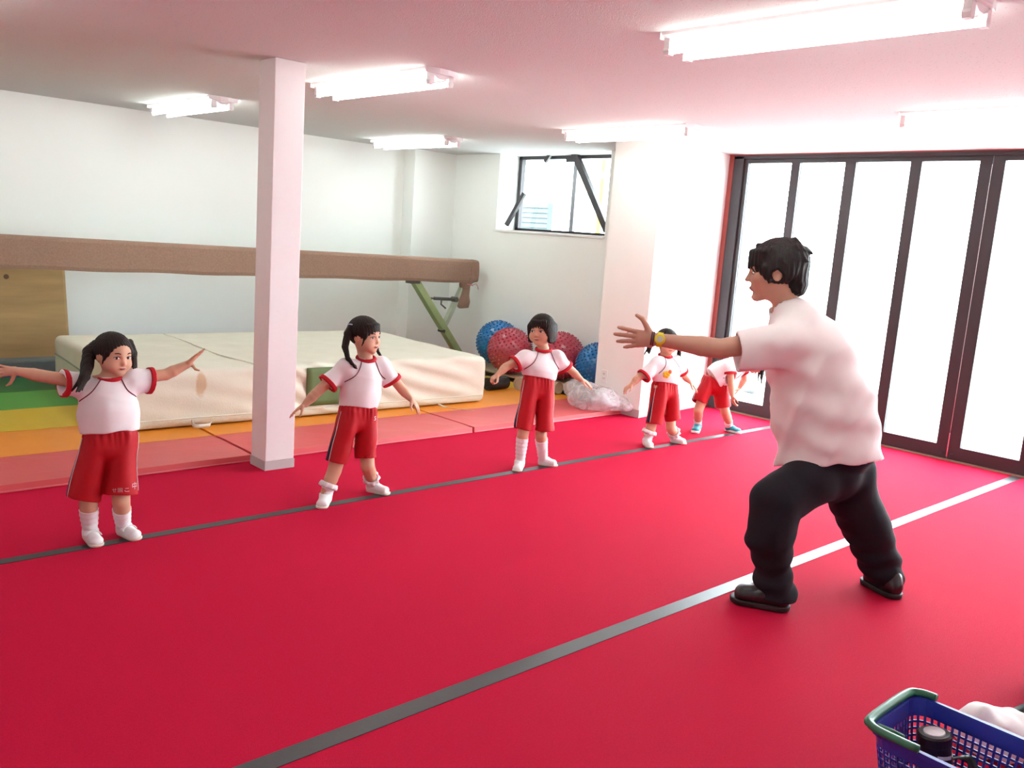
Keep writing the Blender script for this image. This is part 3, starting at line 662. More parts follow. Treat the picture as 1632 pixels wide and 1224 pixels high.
def camera_thing():
    c = at(1492,1166,2,0.215)-np.array((0,0.01,0.095)); t = thing('compact_camera', 'black camera with a pale lens cap lying in the blue basket', 'camera', (c[0],c[1],0.016))
    m = mat('black_camera',(0.012,0.012,0.013),rough=0.45,spec=0.5,var=0.1)
    ax = nrm(at(1478,1165,2,0.2)-at(1490,1200,2,0.06)); ax = nrm(np.array((-0.05,0.14,0.99)))
    MB().box((-0.055,-0.038,-0.09),(0.055,0.038,-0.015),axes(0.0),c).build('body', m, t, bevel=0.012)
    top = c+ax*0.005
    MB().lathe([(0.0,-0.03),(0.045,-0.03),(0.047,0.03),(0.044,0.032),(0.044,0.06),(0.046,0.062),(0.046,0.085),(0.040,0.09),(0.0,0.088)], top, ax, 28).build('lens_barrel', m, t, smooth=False)
    MB().lathe([(0.0,0.0),(0.030,0.0),(0.028,0.004),(0,0.006)], top+ax*0.089, ax, 24).build('lens_cap', mat('pale_lens',(0.62,0.60,0.62),rough=0.25), t)
    MB().slab(np.array([[top+ax*z+0.0475*np.array((math.cos(q),math.sin(q),0)) for z in (0.035,0.045)] for q in np.linspace(-2.6,-1.7,8)]), (0.0,-0.001,0)).build('lens_print', mat('white_print',(0.7,0.7,0.7)), t)
    ribbon(spline([c+np.array(p) for p in ((-0.03,-0.035,-0.02),(-0.02,-0.065,0.02),(-0.025,-0.085,-0.03),(-0.02,-0.08,-0.08))]),0.03,0.002,(1,0.3,0.2)).build('neck_strap', m, t, smooth=True)
    ribbon(spline([c+np.array(p) for p in ((0.03,-0.03,0.02),(0.045,-0.07,0.035),(0.04,-0.10,-0.02),(0.035,-0.10,-0.08))]),0.03,0.002,(1,-0.3,0.2)).build('neck_strap', m, t, smooth=True)
camera_thing()
S = SDF((2.5,0.2,0),(3.4,1.1,0.35),0.009)
ca, cb, cc_ = at(1562,1160,2,0.07), at(1605,1172,2,0.06), at(1650,1185,2,0.05)
for q_,r_ in ((ca,(0.09,0.085,0.055)),(cb,(0.11,0.10,0.05)),(cc_,(0.12,0.11,0.06))): S.ell(q_,axes(0.4),r_,0.05)
S.cone(at(1538,1152,2,0.05),ca,0.04,0.06,0.03)
S.disp(lambda P: folds(34,0.016,11,3)(P)+folds(80,0.007,12,3)(P),0.06); S.cut((0,0,0.004),(0,0,-1)); S.cut((2.605,0,0),(-1,0,0))
tag(S.build('white_cloth', mat('white_cotton',(0.88,0.88,0.87),rough=0.8,var=0.03), loc=(2.85,0.55,0)), 'bunched white cloth behind the blue basket', 'cloth')
t = thing('black_bag', 'black bag at the right edge of the photo with a strap on the carpet', 'bag', tuple(at(1715,1110,2,0.0)))
BQ = at(1722,1080,2,0.12); S = SDF(BQ-np.array((0.35,0.35,0.13)),BQ+0.35,0.012); S.rbox((BQ[0],BQ[1],0.12),axes(0.4),(0.16,0.15,0.12),0.05,0.03); S.disp(folds(30,0.01,3,2),0.05); S.cut((0,0,0.003),(0,0,-1))
S.build('bag_body', mat('black_nylon',(0.012,0.012,0.014),rough=0.6,var=0.2), t)
MB().tube(spline([BQ*np.array((1,1,0))+np.array(p) for p in ((-0.08,-0.03,0.235),(-0.06,-0.02,0.30),(0.06,0.02,0.30),(0.08,0.03,0.235))],6),0.010,8).build('bag_handle', MATS['black_nylon'], t, smooth=True)
MB().tube([BQ*np.array((1,1,0))+axes(0.4)@np.array((x_,0.0,0.243)) for x_ in np.linspace(-0.12,0.12,10)],0.004,6).build('zipper', mat('grey_zip',(0.2,0.2,0.2),rough=0.4,metal=0.5), t)
st = [at(1602,1137,2,0.01),at(1612,1137,2,0.02),at(1632,1130,2,0.03),at(1660,1115,2,0.06)]
ribbon(spline(st,6),0.035,0.004,(0.35,0.9,0.1)).build('bag_strap', MATS['black_nylon'], t, smooth=True)
ribbon([at(1600,1137,2,0.014),at(1609,1138,2,0.02)],0.03,0.008,(0.35,0.9,0.1)).build('strap_buckle', mat('silver_buckle',(0.6,0.58,0.55),rough=0.3,metal=0.7), t)

# ================================================================= PEOPLE
M_SKIN = mat('child_skin',(0.61,0.345,0.23),rough=0.5,spec=0.3,nscale=25,var=0.05,sss=0.12)
M_SKIN2 = mat('adult_skin',(0.54,0.30,0.21),rough=0.5,spec=0.3,nscale=25,var=0.05,sss=0.1)
M_LIP = mat('lip_skin',(0.50,0.19,0.17),rough=0.45,var=0.04)
M_EYEW = mat('eye_white',(0.75,0.73,0.70),rough=0.2,var=0.02); M_IRIS = mat('dark_iris',(0.012,0.008,0.006),rough=0.4,spec=0.3,var=0.02)
M_HAIR = mat('black_hair',(0.020,0.013,0.010),rough=0.6,spec=0.16,nscale=70,var=0.5,bump=0.5,bscale=160,stretch=(1,1,0.12))
M_HAIR2 = mat('adult_black_hair',(0.020,0.016,0.016),rough=0.55,spec=0.2,nscale=60,var=0.5,bump=0.5,bscale=140,stretch=(1,1,0.2))
M_SHIRT = mat('white_jersey',(0.84,0.80,0.82),rough=0.8,spec=0.2,nscale=30,var=0.02,bump=0.06,bscale=350)
M_TEE = mat('white_cotton_tee',(0.83,0.78,0.77),rough=0.85,spec=0.2,nscale=30,var=0.02,bump=0.06,bscale=300)
M_REDRIB = mat('red_rib_knit',(0.46,0.010,0.020),rough=0.75,spec=0.2,nscale=200,var=0.12)
M_SHORTS = mat('red_jersey_shorts',(0.46,0.006,0.014),rough=0.65,spec=0.3,nscale=40,var=0.08,bump=0.05,bscale=300)
M_NAVY = mat('navy_panel',(0.015,0.013,0.05),rough=0.6,var=0.05); M_PIPE = mat('white_piping',(0.78,0.74,0.74),rough=0.6,var=0.02)
M_DPIPE = mat('dark_red_piping',(0.16,0.02,0.035),rough=0.7,var=0.04)
M_SOCK = mat('white_sock',(0.82,0.79,0.81),rough=0.85,spec=0.15,nscale=120,var=0.04,bump=0.08,bscale=300)
M_SHOE = mat('white_shoe',(0.80,0.80,0.81),rough=0.5,var=0.03,nscale=20); M_SOLE = mat('cream_sole',(0.68,0.62,0.52),rough=0.5,var=0.04)
M_TROU = mat('black_trousers',(0.012,0.011,0.016),rough=0.8,spec=0.2,nscale=60,var=0.2,bump=0.08,bscale=260); M_BSHOE = mat('black_leather',(0.010,0.009,0.010),rough=0.28,spec=0.6,var=0.15,nscale=15)

def frame(fwd_deg, pitch=0.0, roll=0.0):
    """columns: person's right, forward, up; fwd_deg = world heading of the face, pitch>0 looks down, roll>0 tilts to own right"""
    a = math.radians(fwd_deg); f = np.array((math.cos(a),math.sin(a),0)); u = np.array((0,0,1.0)); r = np.cross(f,u)
    p = math.radians(pitch); f, u = f*math.cos(p)-u*math.sin(p), u*math.cos(p)+f*math.sin(p)
    q = math.radians(roll); r, u = r*math.cos(q)-u*math.sin(q), u*math.cos(q)+r*math.sin(q)
    return np.stack([r,f,u],1)

def add_head(S, c, R, s, child=True):
    """c = head centre, s = head height; local z from -0.5 (chin) to 0.5 (crown)"""
    P = lambda x,y,z: c+R@(np.array((x,y,z))*s)
    e = lambda p,r,k=0.03,op='u': S.ell(P(*p), R, tuple(v*s for v in r), k*s, op)
    e((0,-0.05,0.09),(0.385,0.46,0.405))
    if child:
        e((0,0.09,-0.14),(0.325,0.31,0.34),0.12)
        for q in (-1,1): e((q*0.17,0.22,-0.20),(0.16,0.16,0.15),0.10)
        e((0,0.27,-0.395),(0.13,0.11,0.09),0.10)
        S.cone(P(0,0.37,-0.02),P(0,0.42,-0.125),0.030*s,0.050*s,0.05*s)
        for q in (-1,1): S.ball(P(q*0.045,0.395,-0.14),0.032*s,0.03*s)
        e((0,0.385,-0.255),(0.09,0.045,0.04),0.03)
    else:
        e((0,0.08,-0.16),(0.30,0.33,0.33),0.12)
        for q in (-1,1): e((q*0.15,0.22,-0.12),(0.14,0.14,0.13),0.10)
        e((0,0.31,-0.42),(0.13,0.10,0.08),0.08)
        S.cone(P(0,0.385,0.04),P(0,0.47,-0.115),0.028*s,0.042*s,0.04*s)
        for q in (-1,1): S.ball(P(q*0.042,0.42,-0.13),0.030*s,0.03*s)
        e((0,0.395,-0.245),(0.085,0.04,0.028),0.02); e((0,0.385,-0.295),(0.075,0.04,0.026),0.02)
        e((0,0.36,0.09),(0.24,0.06,0.04),0.06)
    for q in (-1,1):                                # eye hollows and ears
        e((q*0.155,0.405,0.0),(0.085,0.05,0.045),0.05,'s')
        e((q*0.375,-0.02,-0.05),(0.035,0.085,0.12),0.02); e((q*0.405,0.0,-0.05),(0.02,0.045,0.07),0.02,'s')

def ellipsoid(c, R, r, n=14, k=9):
    V = []; F = []
    for i in range(k+1):
        th = math.pi*i/k
        for j in range(n):
            a = 2*math.pi*j/n; V.append(c+R@np.array((r[0]*math.sin(th)*math.cos(a), r[1]*math.sin(th)*math.sin(a), r[2]*math.cos(th))))
    F = [(i*n+j,(i+1)*n+j,(i+1)*n+(j+1)%n,i*n+(j+1)%n) for i in range(k) for j in range(n)]
    return V, F
def face_parts(body, c, R, s, brow=M_HAIR, gaze=0.0, child=True, open_mouth=False):
    P = lambda x,y,z: c+R@(np.array((x,y,z))*s)
    ez = 0.0; ey = 0.352 if child else 0.345
    for q in (-1,1):
        o = obj('eye', *ellipsoid(P(q*0.155,ey,ez), R, (0.080*s,0.034*s,0.036*s)), M_EYEW, body, smooth=True)
        obj('iris', *ellipsoid(P(q*0.155+gaze*0.03,ey+0.017,ez), R, (0.036*s,0.022*s,0.034*s)), M_IRIS, body, smooth=True)
        MB().tube(spline([P(q*0.080,ey+0.018,ez-0.002),P(q*0.12,ey+0.030,ez+0.027),P(q*0.165,ey+0.028,ez+0.033),P(q*0.21,ey+0.012,ez+0.022),P(q*0.238,ey-0.012,ez+0.004)],4),0.0095*s,6).build('eyelid_line', M_IRIS, body, smooth=True)
        bz = 0.105 if child else 0.095
        MB().tube(spline([P(q*0.085,ey+0.045,bz-0.006),P(q*0.15,ey+0.038,bz+0.016),P(q*0.225,ey-0.005,bz+0.0)],4),[0.008*s]+[0.013*s]*5+[0.012*s]*2+[0.006*s],6,flat=1.0).build('eyebrow', brow, body, smooth=True)
    if child:
        obj('lips', *ellipsoid(P(0,0.408,-0.245), R, (0.085*s,0.026*s,0.018*s)), M_LIP, body, smooth=True)
        obj('lower_lip', *ellipsoid(P(0,0.402,-0.275), R, (0.065*s,0.026*s,0.020*s)), M_LIP, body, smooth=True)
        MB().tube(spline([P(-0.088,0.385,-0.259),P(-0.04,0.425,-0.260),P(0.04,0.425,-0.260),P(0.088,0.385,-0.259)],4),0.0065*s,6).build('mouth_line', mat('mouth_dark',(0.10,0.02,0.02)), body, smooth=True)
    else:
        obj('lips', *ellipsoid(P(0,0.418,-0.262), R, (0.085*s,0.028*s,0.030*s)), M_LIP, body, smooth=True)

def add_hand(S, wrist, d, n, L, thumb=1, curl=(0.15,0.15,0.2,0.25), spread=0.16, tdir=None):
    """d = finger direction, n = palm normal, thumb=+1 puts the thumb on d x n side"""
    d = nrm(d); n = nrm(n-d*(np.asarray(n)@d)); sd = np.cross(d,n)*thumb; wrist = np.asarray(wrist,float)
    S.econe(wrist, wrist+d*0.14*L, sd, (0.145*L,0.115*L),(0.19*L,0.11*L), 0.03*L)
    S.econe(wrist+d*0.16*L, wrist+d*0.44*L, sd, (0.19*L,0.105*L),(0.215*L,0.085*L), 0.05*L)
    offs = (0.165,0.055,-0.055,-0.155); lens = (0.46,0.52,0.47,0.36); rr = (0.056,0.058,0.056,0.050)
    for i in range(4):
        b = wrist+d*(0.46+(0.03,0.05,0.03,-0.02)[i])*L+sd*offs[i]*L
        a = spread*(1.5,0.5,-0.5,-1.5)[i]; dd = nrm(d*math.cos(a)+sd*math.sin(a)); p = [b-dd*0.08*L, b]; q = 0.0
        for k,f in enumerate((0.42,0.32,0.26)):
            q += curl[i]*(0.8,1.2,1.0)[k]; p.append(p[-1]+(dd*math.cos(q)+n*math.sin(q))*lens[i]*L*f)
        S.chain(p,[rr[i]*L*v for v in (1.0,1.0,0.95,0.88,0.74)],0.012*L)
    t0 = wrist+d*0.16*L+sd*0.12*L; td = nrm(d*0.62+sd*0.75+n*0.25) if tdir is None else nrm(tdir)
    S.chain([t0, t0+td*0.22*L, t0+td*0.40*L+d*0.02*L, t0+nrm(td+d*0.25)*0.56*L],[0.085*L,0.070*L,0.060*L,0.045*L],0.03*L)

def cone_patch(a, b, ra, rb, ref, a0, a1, t0, t1, off=0.002, th=0.0015, na=10, nt=8, fn=None):
    """thin patch hugging a cone from a to b"""
    a = np.asarray(a,float); b = np.asarray(b,float); e = nrm(b-a); u = nrm(np.asarray(ref,float)-e*(np.asarray(ref,float)@e)); v = np.cross(e,u)
    def pt(t,q,o): return a+(b-a)*t+(ra+(rb-ra)*t+o)*(u*math.cos(q)+v*math.sin(q))
    A = np.array([[pt(t,q,off) for q in np.linspace(a0,a1,na)] for t in np.linspace(t0,t1,nt)])
    B = np.array([[pt(t,q,off+th) for q in np.linspace(a0,a1,na)] for t in np.linspace(t0,t1,nt)])
    return MB().slab(A, B-A)
def snap(V, S_V, off=0.001):
    return V

class Surf:
    """nearest-surface lookup on an SDF grid so trims can lie on the cloth"""
    def __init__(s, S): s.S = S
    def val(s, p):
        i = (np.asarray(p)-s.S.lo)/s.S.h; j = np.clip(np.floor(i).astype(int),0,s.S.n-2); f = i-j; d = s.S.d; o = 0.0
        for a in (0,1):
            for b in (0,1):
                for c in (0,1): o += d[j[0]+a,j[1]+b,j[2]+c]*(f[0] if a else 1-f[0])*(f[1] if b else 1-f[1])*(f[2] if c else 1-f[2])
        return float(o)
    def hit(s, p, d, far=0.25, off=0.001):
        """march from p+d*far inwards (towards p) and return the surface point"""
        d = nrm(d); t = far; st = 0.003; prev = None
        while t > -0.02:
            v = s.val(p+d*t)
            if v < 0:
                return p+d*(t+(st*(-v)/(prev-v) if prev is not None and prev > v else 0)+off)
            prev = v; t -= st
        return p+d*off
def surf_tube(sf, pts, dirs, r, n=6): return MB().tube([sf.hit(np.asarray(p),d) for p,d in zip(pts,dirs)], r, n)
def lerp(a,b,t): return np.asarray(a)*(1-t)+np.asarray(b)*t

def make_child(sp):
    D0 = depth_of(at(*sp['base'],2,0.0)); base = at(*sp['base'],2,0.0)
    J = lambda px,py,dd=0.0: atd(px,py,D0+dd)
    t = thing('person', sp['label'], 'person', base, 'children in white shirts and red shorts')
    h = 0.0036
    neck = J(*sp['neck']); sl, sr = J(*sp['sl']), J(*sp['sr']); cl, cr = J(*sp['cl']), J(*sp['cr'])
    el, er, wl, wr = J(*sp['el']), J(*sp['er']), J(*sp['wl']), J(*sp['wr']); tl, tr = J(*sp['tl']), J(*sp['tr'])
    hem = J(*sp['hem']); hw, hd = sp['hemw']
    hl, hr = J(*sp['hl']), J(*sp['hr'])             # shorts hem centres
    kl, kr = J(*sp['kl']), J(*sp['kr'])
    fl0, fl1 = at(*sp['fl'][0],2,0.0), at(*sp['fl'][1],2,0.0); fr0, fr1 = at(*sp['fr'][0],2,0.0), at(*sp['fr'][1],2,0.0)
    U = nrm(sr-sl); top = (sl+sr)/2; upv = nrm(top-hem); FW = nrm(np.cross(upv,U))
    if FW @ (CAM-top) < 0: FW = -FW
    if sp.get('fwdown') and FW[2] > 0: FW = -FW
    UH = nrm(rt) if sp.get('hipaxis') else U; UPH = np.array((0.25*rt[0],0.25*rt[1],0.97)) if sp.get('hipaxis') else upv
    hc = J(*sp['head']); hs = sp.get('hs',0.19); R = frame(*sp['face'])
    hipc = hem-UPH*0.01; hipl, hipr = hipc-UH*0.042-UPH*0.03, hipc+UH*0.042-UPH*0.03
    # ---- body: one continuous skin
    allp = np.array([neck,sl,sr,el,er,wl,wr,tl,tr,hem,kl,kr,fl0,fl1,fr0,fr1,hc+R[:,2]*hs,hc+R[:,1]*hs*0.7,hc-R[:,1]*hs*0.7])
    S = SDF(allp.min(0)-0.09, allp.max(0)+0.09, h)
    add_head(S, hc, R, hs)
    S.cone(neck-upv*0.03, hc-R[:,2]*hs*0.22-R[:,1]*hs*0.08, 0.036, 0.033, 0.02)
    S.econe(hem, top-upv*0.05, U, (0.062,0.05),(0.07,0.05), 0.02); S.cone(sl,sr,0.026,0.026,0.03); S.cone(top-upv*0.04,neck,0.045,0.034,0.02)
    for s_,e_,w_ in ((sl,el,wl),(sr,er,wr)):
        S.chain([s_, e_, lerp(e_,w_,0.35), w_],[0.031,0.0265,0.0265,0.0185],0.015)
    add_hand(S, wl, tl-wl, np.asarray(sp.get('nl',(0,0,-1.0))), sp.get('handL',0.105), *sp.get('hargsL',(1,)))
    add_hand(S, wr, tr-wr, np.asarray(sp.get('nr',(0,0,-1.0))), sp.get('handR',0.105), *sp.get('hargsR',(1,)))
    ank = []
    for hp,k_,f0,f1 in ((hipl,kl,fl0,fl1),(hipr,kr,fr0,fr1)):
        fd = nrm(f1-f0); a_ = f0+fd*0.034+np.array((0,0,0.062)); ank.append(a_)
        S.chain([hp,k_,lerp(k_,a_,0.4),a_,a_-np.array((0,0,0.03))],[0.052,0.038,0.037,0.027,0.026],0.015)
        S.cone(a_-np.array((0,0,0.035)), lerp(f0,f1,0.55)+np.array((0,0,0.024)), 0.022,0.014,0.01)
    body = S.build('body', M_SKIN, t)
    face_parts(body, hc, R, hs, gaze=sp.get('gaze',0.0))
    # ---- shirt
    q = np.array([neck,sl,sr,cl,cr,hem]); S = SDF(q.min(0)-0.14, q.max(0)+0.14, 0.004)
    cc = top-upv*0.065; cw, cdp = sp.get('chestw',(0.098,0.072))
    S.econe(hem+upv*0.012, lerp(hem,cc,0.5), U, (hw,hd),((hw+cw)/2+0.004,(hd+cdp)/2+0.006), 0.0)
    S.econe(lerp(hem,cc,0.5), cc, U, ((hw+cw)/2+0.004,(hd+cdp)/2+0.006),(cw,cdp), 0.03)
    S.econe(cc, neck-upv*0.026, U, (cw,cdp),(0.050,0.044), 0.03)
    cuf = sp.get('cuff',0.052)
    for s_ in (sl,sr): S.cone(lerp(neck,s_,0.38)-upv*0.052, s_-upv*0.014, 0.038, 0.046, 0.03)
    for s_,c_ in ((sl,cl),(sr,cr)):
        ad = nrm(c_-s_); S.cone(s_-upv*0.012, c_+ad*0.06, 0.050, cuf+0.006, 0.035, caps=[(c_,ad)])
        S.cone(c_-ad*0.03, c_+ad*0.05, cuf-0.015, cuf-0.007, 0.0, 's')
    S.cone(neck-upv*0.022, neck+upv*0.08, 0.039, 0.060, 0.0, 's')
    S.cut(hem-upv*0.012,-upv)
    S.disp(folds(32,0.0045,sp['seed'],3))
    S.disp(lambda P: folds(58,0.0024,sp['seed']+50,2)(P)-0.006*np.maximum(0,folds(26,1.0,sp['seed']+70,2)(P))**3)
    sf = Surf(S); shirt = S.build('shirt', M_SHIRT, t)
    ring = []
    for k in range(28):
        a = 2*math.pi*k/28; d = U*math.cos(a)+FW*math.sin(a); ring.append(neck+d*(0.0485+0.004*math.sin(a))-upv*(-0.001+0.015*math.sin(a)))
    ring.append(ring[0])
    MB().tube(ring,0.0105,8,cap=False).build('collar', M_REDRIB, shirt, smooth=True)
    for s_,c_ in ((sl,cl),(sr,cr)):
        ad = nrm(c_-s_); L0 = np.linalg.norm(c_-s_); C = SDF(c_-0.09,c_+0.09,0.003)
        C.cone(s_-upv*0.012,c_+ad*0.06,0.057,cuf+0.0135,0,caps=[(c_+ad*0.002,ad),(c_-ad*0.019,-ad)]); C.cone(c_-ad*0.05,c_+ad*0.05,cuf-0.009,cuf-0.004,0,'s')
        C.build('cuff', M_REDRIB, shirt)
    for s_,sg in ((sl,-1),(sr,1)):                  # dark piping from collar to underarm
        p0 = neck+U*sg*0.038+FW*0.02; p1 = lerp(neck,s_,0.62)-upv*0.055+FW*0.02; p2 = s_-upv*0.085+U*sg*0.0
        pts = spline([p0,p1,p2],7); ds = [FW+upv*0.35]*len(pts)
        surf_tube(sf, [p-FW*0.02 for p in pts], [nrm(FW+U*sg*0.25*i/len(pts)) for i in range(len(pts))], 0.0028).build('piping', M_DPIPE, shirt, smooth=True)
    # ---- shorts
    FWH = nrm(np.cross(UPH,UH)); FWH = FWH if FWH@(CAM-hem) > 0 else -FWH
    q = np.array([hem,hl,hr]); S = SDF(q.min(0)-0.17, q.max(0)+0.17, 0.004)
    ww, wd = sp.get('waist',(hw*0.92,hd*0.92)); cro = J(*sp['cro'])
    S.econe(hem+UPH*0.012, lerp(hem,cro,0.38), UH, (ww*0.93,wd*0.93),(ww*0.98,wd*0.80), 0.0, caps=[(hem+UPH*0.004,UPH)])
    hr_ = sp.get('hemr',0.066)
    for sg,e_ in ((-1,hl),(1,hr)):
        o = hem+UH*sg*ww*0.48-UPH*0.03; ad = nrm(e_-o)
        S.econe(o, e_+ad*0.05, UH, (ww*0.52,wd*0.92),(hr_,hr_*0.98), 0.012, caps=[(e_,ad)])
    for sg,e_ in ((-1,hl),(1,hr)):
        o = hem+UH*sg*ww*0.48-UPH*0.03; ad = nrm(e_-o); S.econe(e_-ad*0.05, e_+ad*0.04, UH, (hr_*0.75,hr_*0.75),(hr_-0.004,hr_-0.006), 0.0, 's')
    def pl_(P):                                     # gathered pleats under the elastic, soft folds lower down
        r_ = (P-hem); hgt = -(r_@UPH); an = np.arctan2(r_@FWH, r_@UH)
        return 0.0028*np.sin(22*an+1.3*np.sin(5*an))*np.clip(1-hgt/0.09,0,1)*np.clip(hgt/0.02,0,1)+folds(34,0.0055,sp['seed']+9,3)(P)*np.clip(hgt/0.05,0,1)
    S.disp(pl_)
    sf = Surf(S); shorts = S.build('shorts', M_SHORTS, t)
    # side stripe and piping on the side the photo shows
    for sg,e_ in ((-1,hl),(1,hr)):
        o = hem+UH*sg*ww*0.5-UPH*0.02; ad = nrm(e_-o); out = nrm(UH*sg-FWH*0.15)
        def row(a, t0, t1, n=14, lift=0.0012):
            return [sf.hit(lerp(o,e_-ad*0.004,tt), nrm(out*math.cos(a(tt))+FWH*math.sin(a(tt))), off=lift) for tt in np.linspace(t0,t1,n)]
        fa = 0.42 if sp.get('stripe_front',True) else 0.25
        R0 = np.array([row(lambda tt,k=k: -0.25+(fa+0.25)*k, 0.45, 1.0) for k in np.linspace(0,1,6)])
        # the panel widens towards the hem
        P = np.array([[sf.hit(lerp(o,e_-ad*0.003,tt), nrm(out*math.cos(fa-(0.15+0.75*max(0,tt-0.35))*k)+FWH*math.sin(fa-(0.15+0.75*max(0,tt-0.35))*k)), off=0.0008) for k in np.linspace(0,1,6)] for tt in np.linspace(0.30,1.0,14)])
        nn = np.array([[out*0.002 for _ in range(6)] for _ in range(14)])
        MB().slab(P, nn).build('side_panel', M_NAVY, shorts, smooth=True)
        MB().tube(row(lambda tt: fa+0.02, 0.02, 1.0, 18, 0.002),0.0022,6).build('side_piping', M_PIPE, shorts, smooth=True)
    sp['_sf'] = sf; sp['_shorts'] = shorts; sp['_ctx'] = dict(hem=hem,U=U,FW=FW,upv=upv,hl=hl,hr=hr,ww=ww,cl=cl,cr=cr,sl=sl,sr=sr,shirt=shirt,top=top,t=t,J=J)
    # ---- socks and shoes
    for side,(a_,k_,f0,f1) in enumerate(((ank[0],kl,fl0,fl1),(ank[1],kr,fr0,fr1))):
        fd = nrm(f1-f0); sd = np.cross(fd,(0,0,1.0)); Lf = np.linalg.norm(f1-f0); sh = sp.get('sock',0.08)
        ln = np.linalg.norm(k_-a_); tt = min(0.9,sh/ln); stp = lerp(a_,k_,tt)
        allq = np.array([a_,stp,f0]); S = SDF(allq.min(0)-0.06, allq.max(0)+0.06, 0.003)
        rt_ = 0.030+(0.042-0.030)*min(1,tt/0.6)
        S.cone(a_-np.array((0,0,0.03)), stp+nrm(stp-a_)*0.02, 0.0305, rt_+0.001, 0.0, caps=[(stp,nrm(stp-a_))])
        def rib(P): return 0.0012*np.sin(240*((P-a_)@nrm(stp-a_)))+folds(55,0.0012,3,2)(P)
        S.disp(rib); so = S.build('sock', M_SOCK, t)
        if sp.get('frill'):
            e = nrm(stp-a_); x = nrm(np.cross(e,(1,0,0))); y = np.cross(e,x); rows = []
            for z,rr,wv in ((0.004,rt_+0.002,0.0),(0.002,rt_+0.009,0.003),(-0.012,rt_+0.012,0.005),(-0.022,rt_+0.011,0.006)):
                rows.append([stp+e*z+(rr+wv*math.sin(9*qq))*(x*math.cos(qq)+y*math.sin(qq)) for qq in np.linspace(0,2*math.pi,40)])
            MB().slab(np.array(rows), np.array([[e*0.003]*40]*4)).build('sock_frill', M_SOCK, so, smooth=True)
        shm = sp.get('shoe_mat',M_SHOE)
        q = np.array([f0,f1,a_]); S = SDF(q.min(0)-np.array((0.06,0.06,0.02)), q.max(0)+0.06, 0.003)
        hw_ = sp.get('shoew',0.031)
        S.econe(f0+fd*0.030+np.array((0,0,0.026)), f1-fd*0.032+np.array((0,0,0.022)), sd, (hw_*0.86,0.030),(hw_,0.023), 0.01)
        S.cone(f0+fd*0.034+np.array((0,0,0.02)), a_-np.array((0,0,0.012)), 0.031, 0.033, 0.015, caps=[(a_-np.array((0,0,0.012)),(0,0,1.0))])
        S.cone(lerp(f0,f1,0.45)+np.array((0,0,0.03)), a_-np.array((0,0,0.02))+fd*0.01, 0.022,0.028,0.02, caps=[(a_-np.array((0,0,0.012)),(0,0,1.0))])
        S.cone(a_-np.array((0,0,0.02)), a_+np.array((0,0,0.03)), 0.0285,0.0295,0.0,'s')
        S.cut((0,0,0.009),(0,0,-1.0)); so = S.build('shoe', shm, t)
        S = SDF(np.array((min(f0[0],f1[0]),min(f0[1],f1[1]),0))-np.array((0.06,0.06,0.015)), np.array((max(f0[0],f1[0]),max(f0[1],f1[1]),0))+np.array((0.06,0.06,0.035)), 0.003)
        S.econe(f0+fd*0.029+np.array((0,0,0.010)), f1-fd*0.030+np.array((0,0,0.010)), sd, (hw_*0.90,0.035),(hw_+0.002,0.03), 0.0)
        S.cut((0,0,0.0008),(0,0,-1.0)); S.cut((0,0,sp.get('soleh',0.013)),(0,0,1.0)); S.build('sole', sp.get('sole_mat',M_SOLE), so)
        if sp.get('strap'):
            mid = lerp(f0,f1,0.52); P = []
            for qq in np.linspace(-1.25,1.25,12): P.append(mid+sd*(hw_+0.004)*math.sin(qq)+np.array((0,0,0.024+0.031*math.cos(qq)))-fd*0.010*math.cos(qq))
            ribbon(P,0.022,0.004,fd).build('velcro_strap', M_SHOE, so, smooth=True)
            MB().bar(mid+sd*0.012+np.array((0,0,0.0585))-fd*0.01, mid-sd*0.010+np.array((0,0,0.0585))-fd*0.01, 0.003,0.003).build('strap_mark', mat('grey_mark',(0.30,0.32,0.36)), so)
    # ---- hair
    make_hair(t, sp, hc, R, hs, J)
    return t

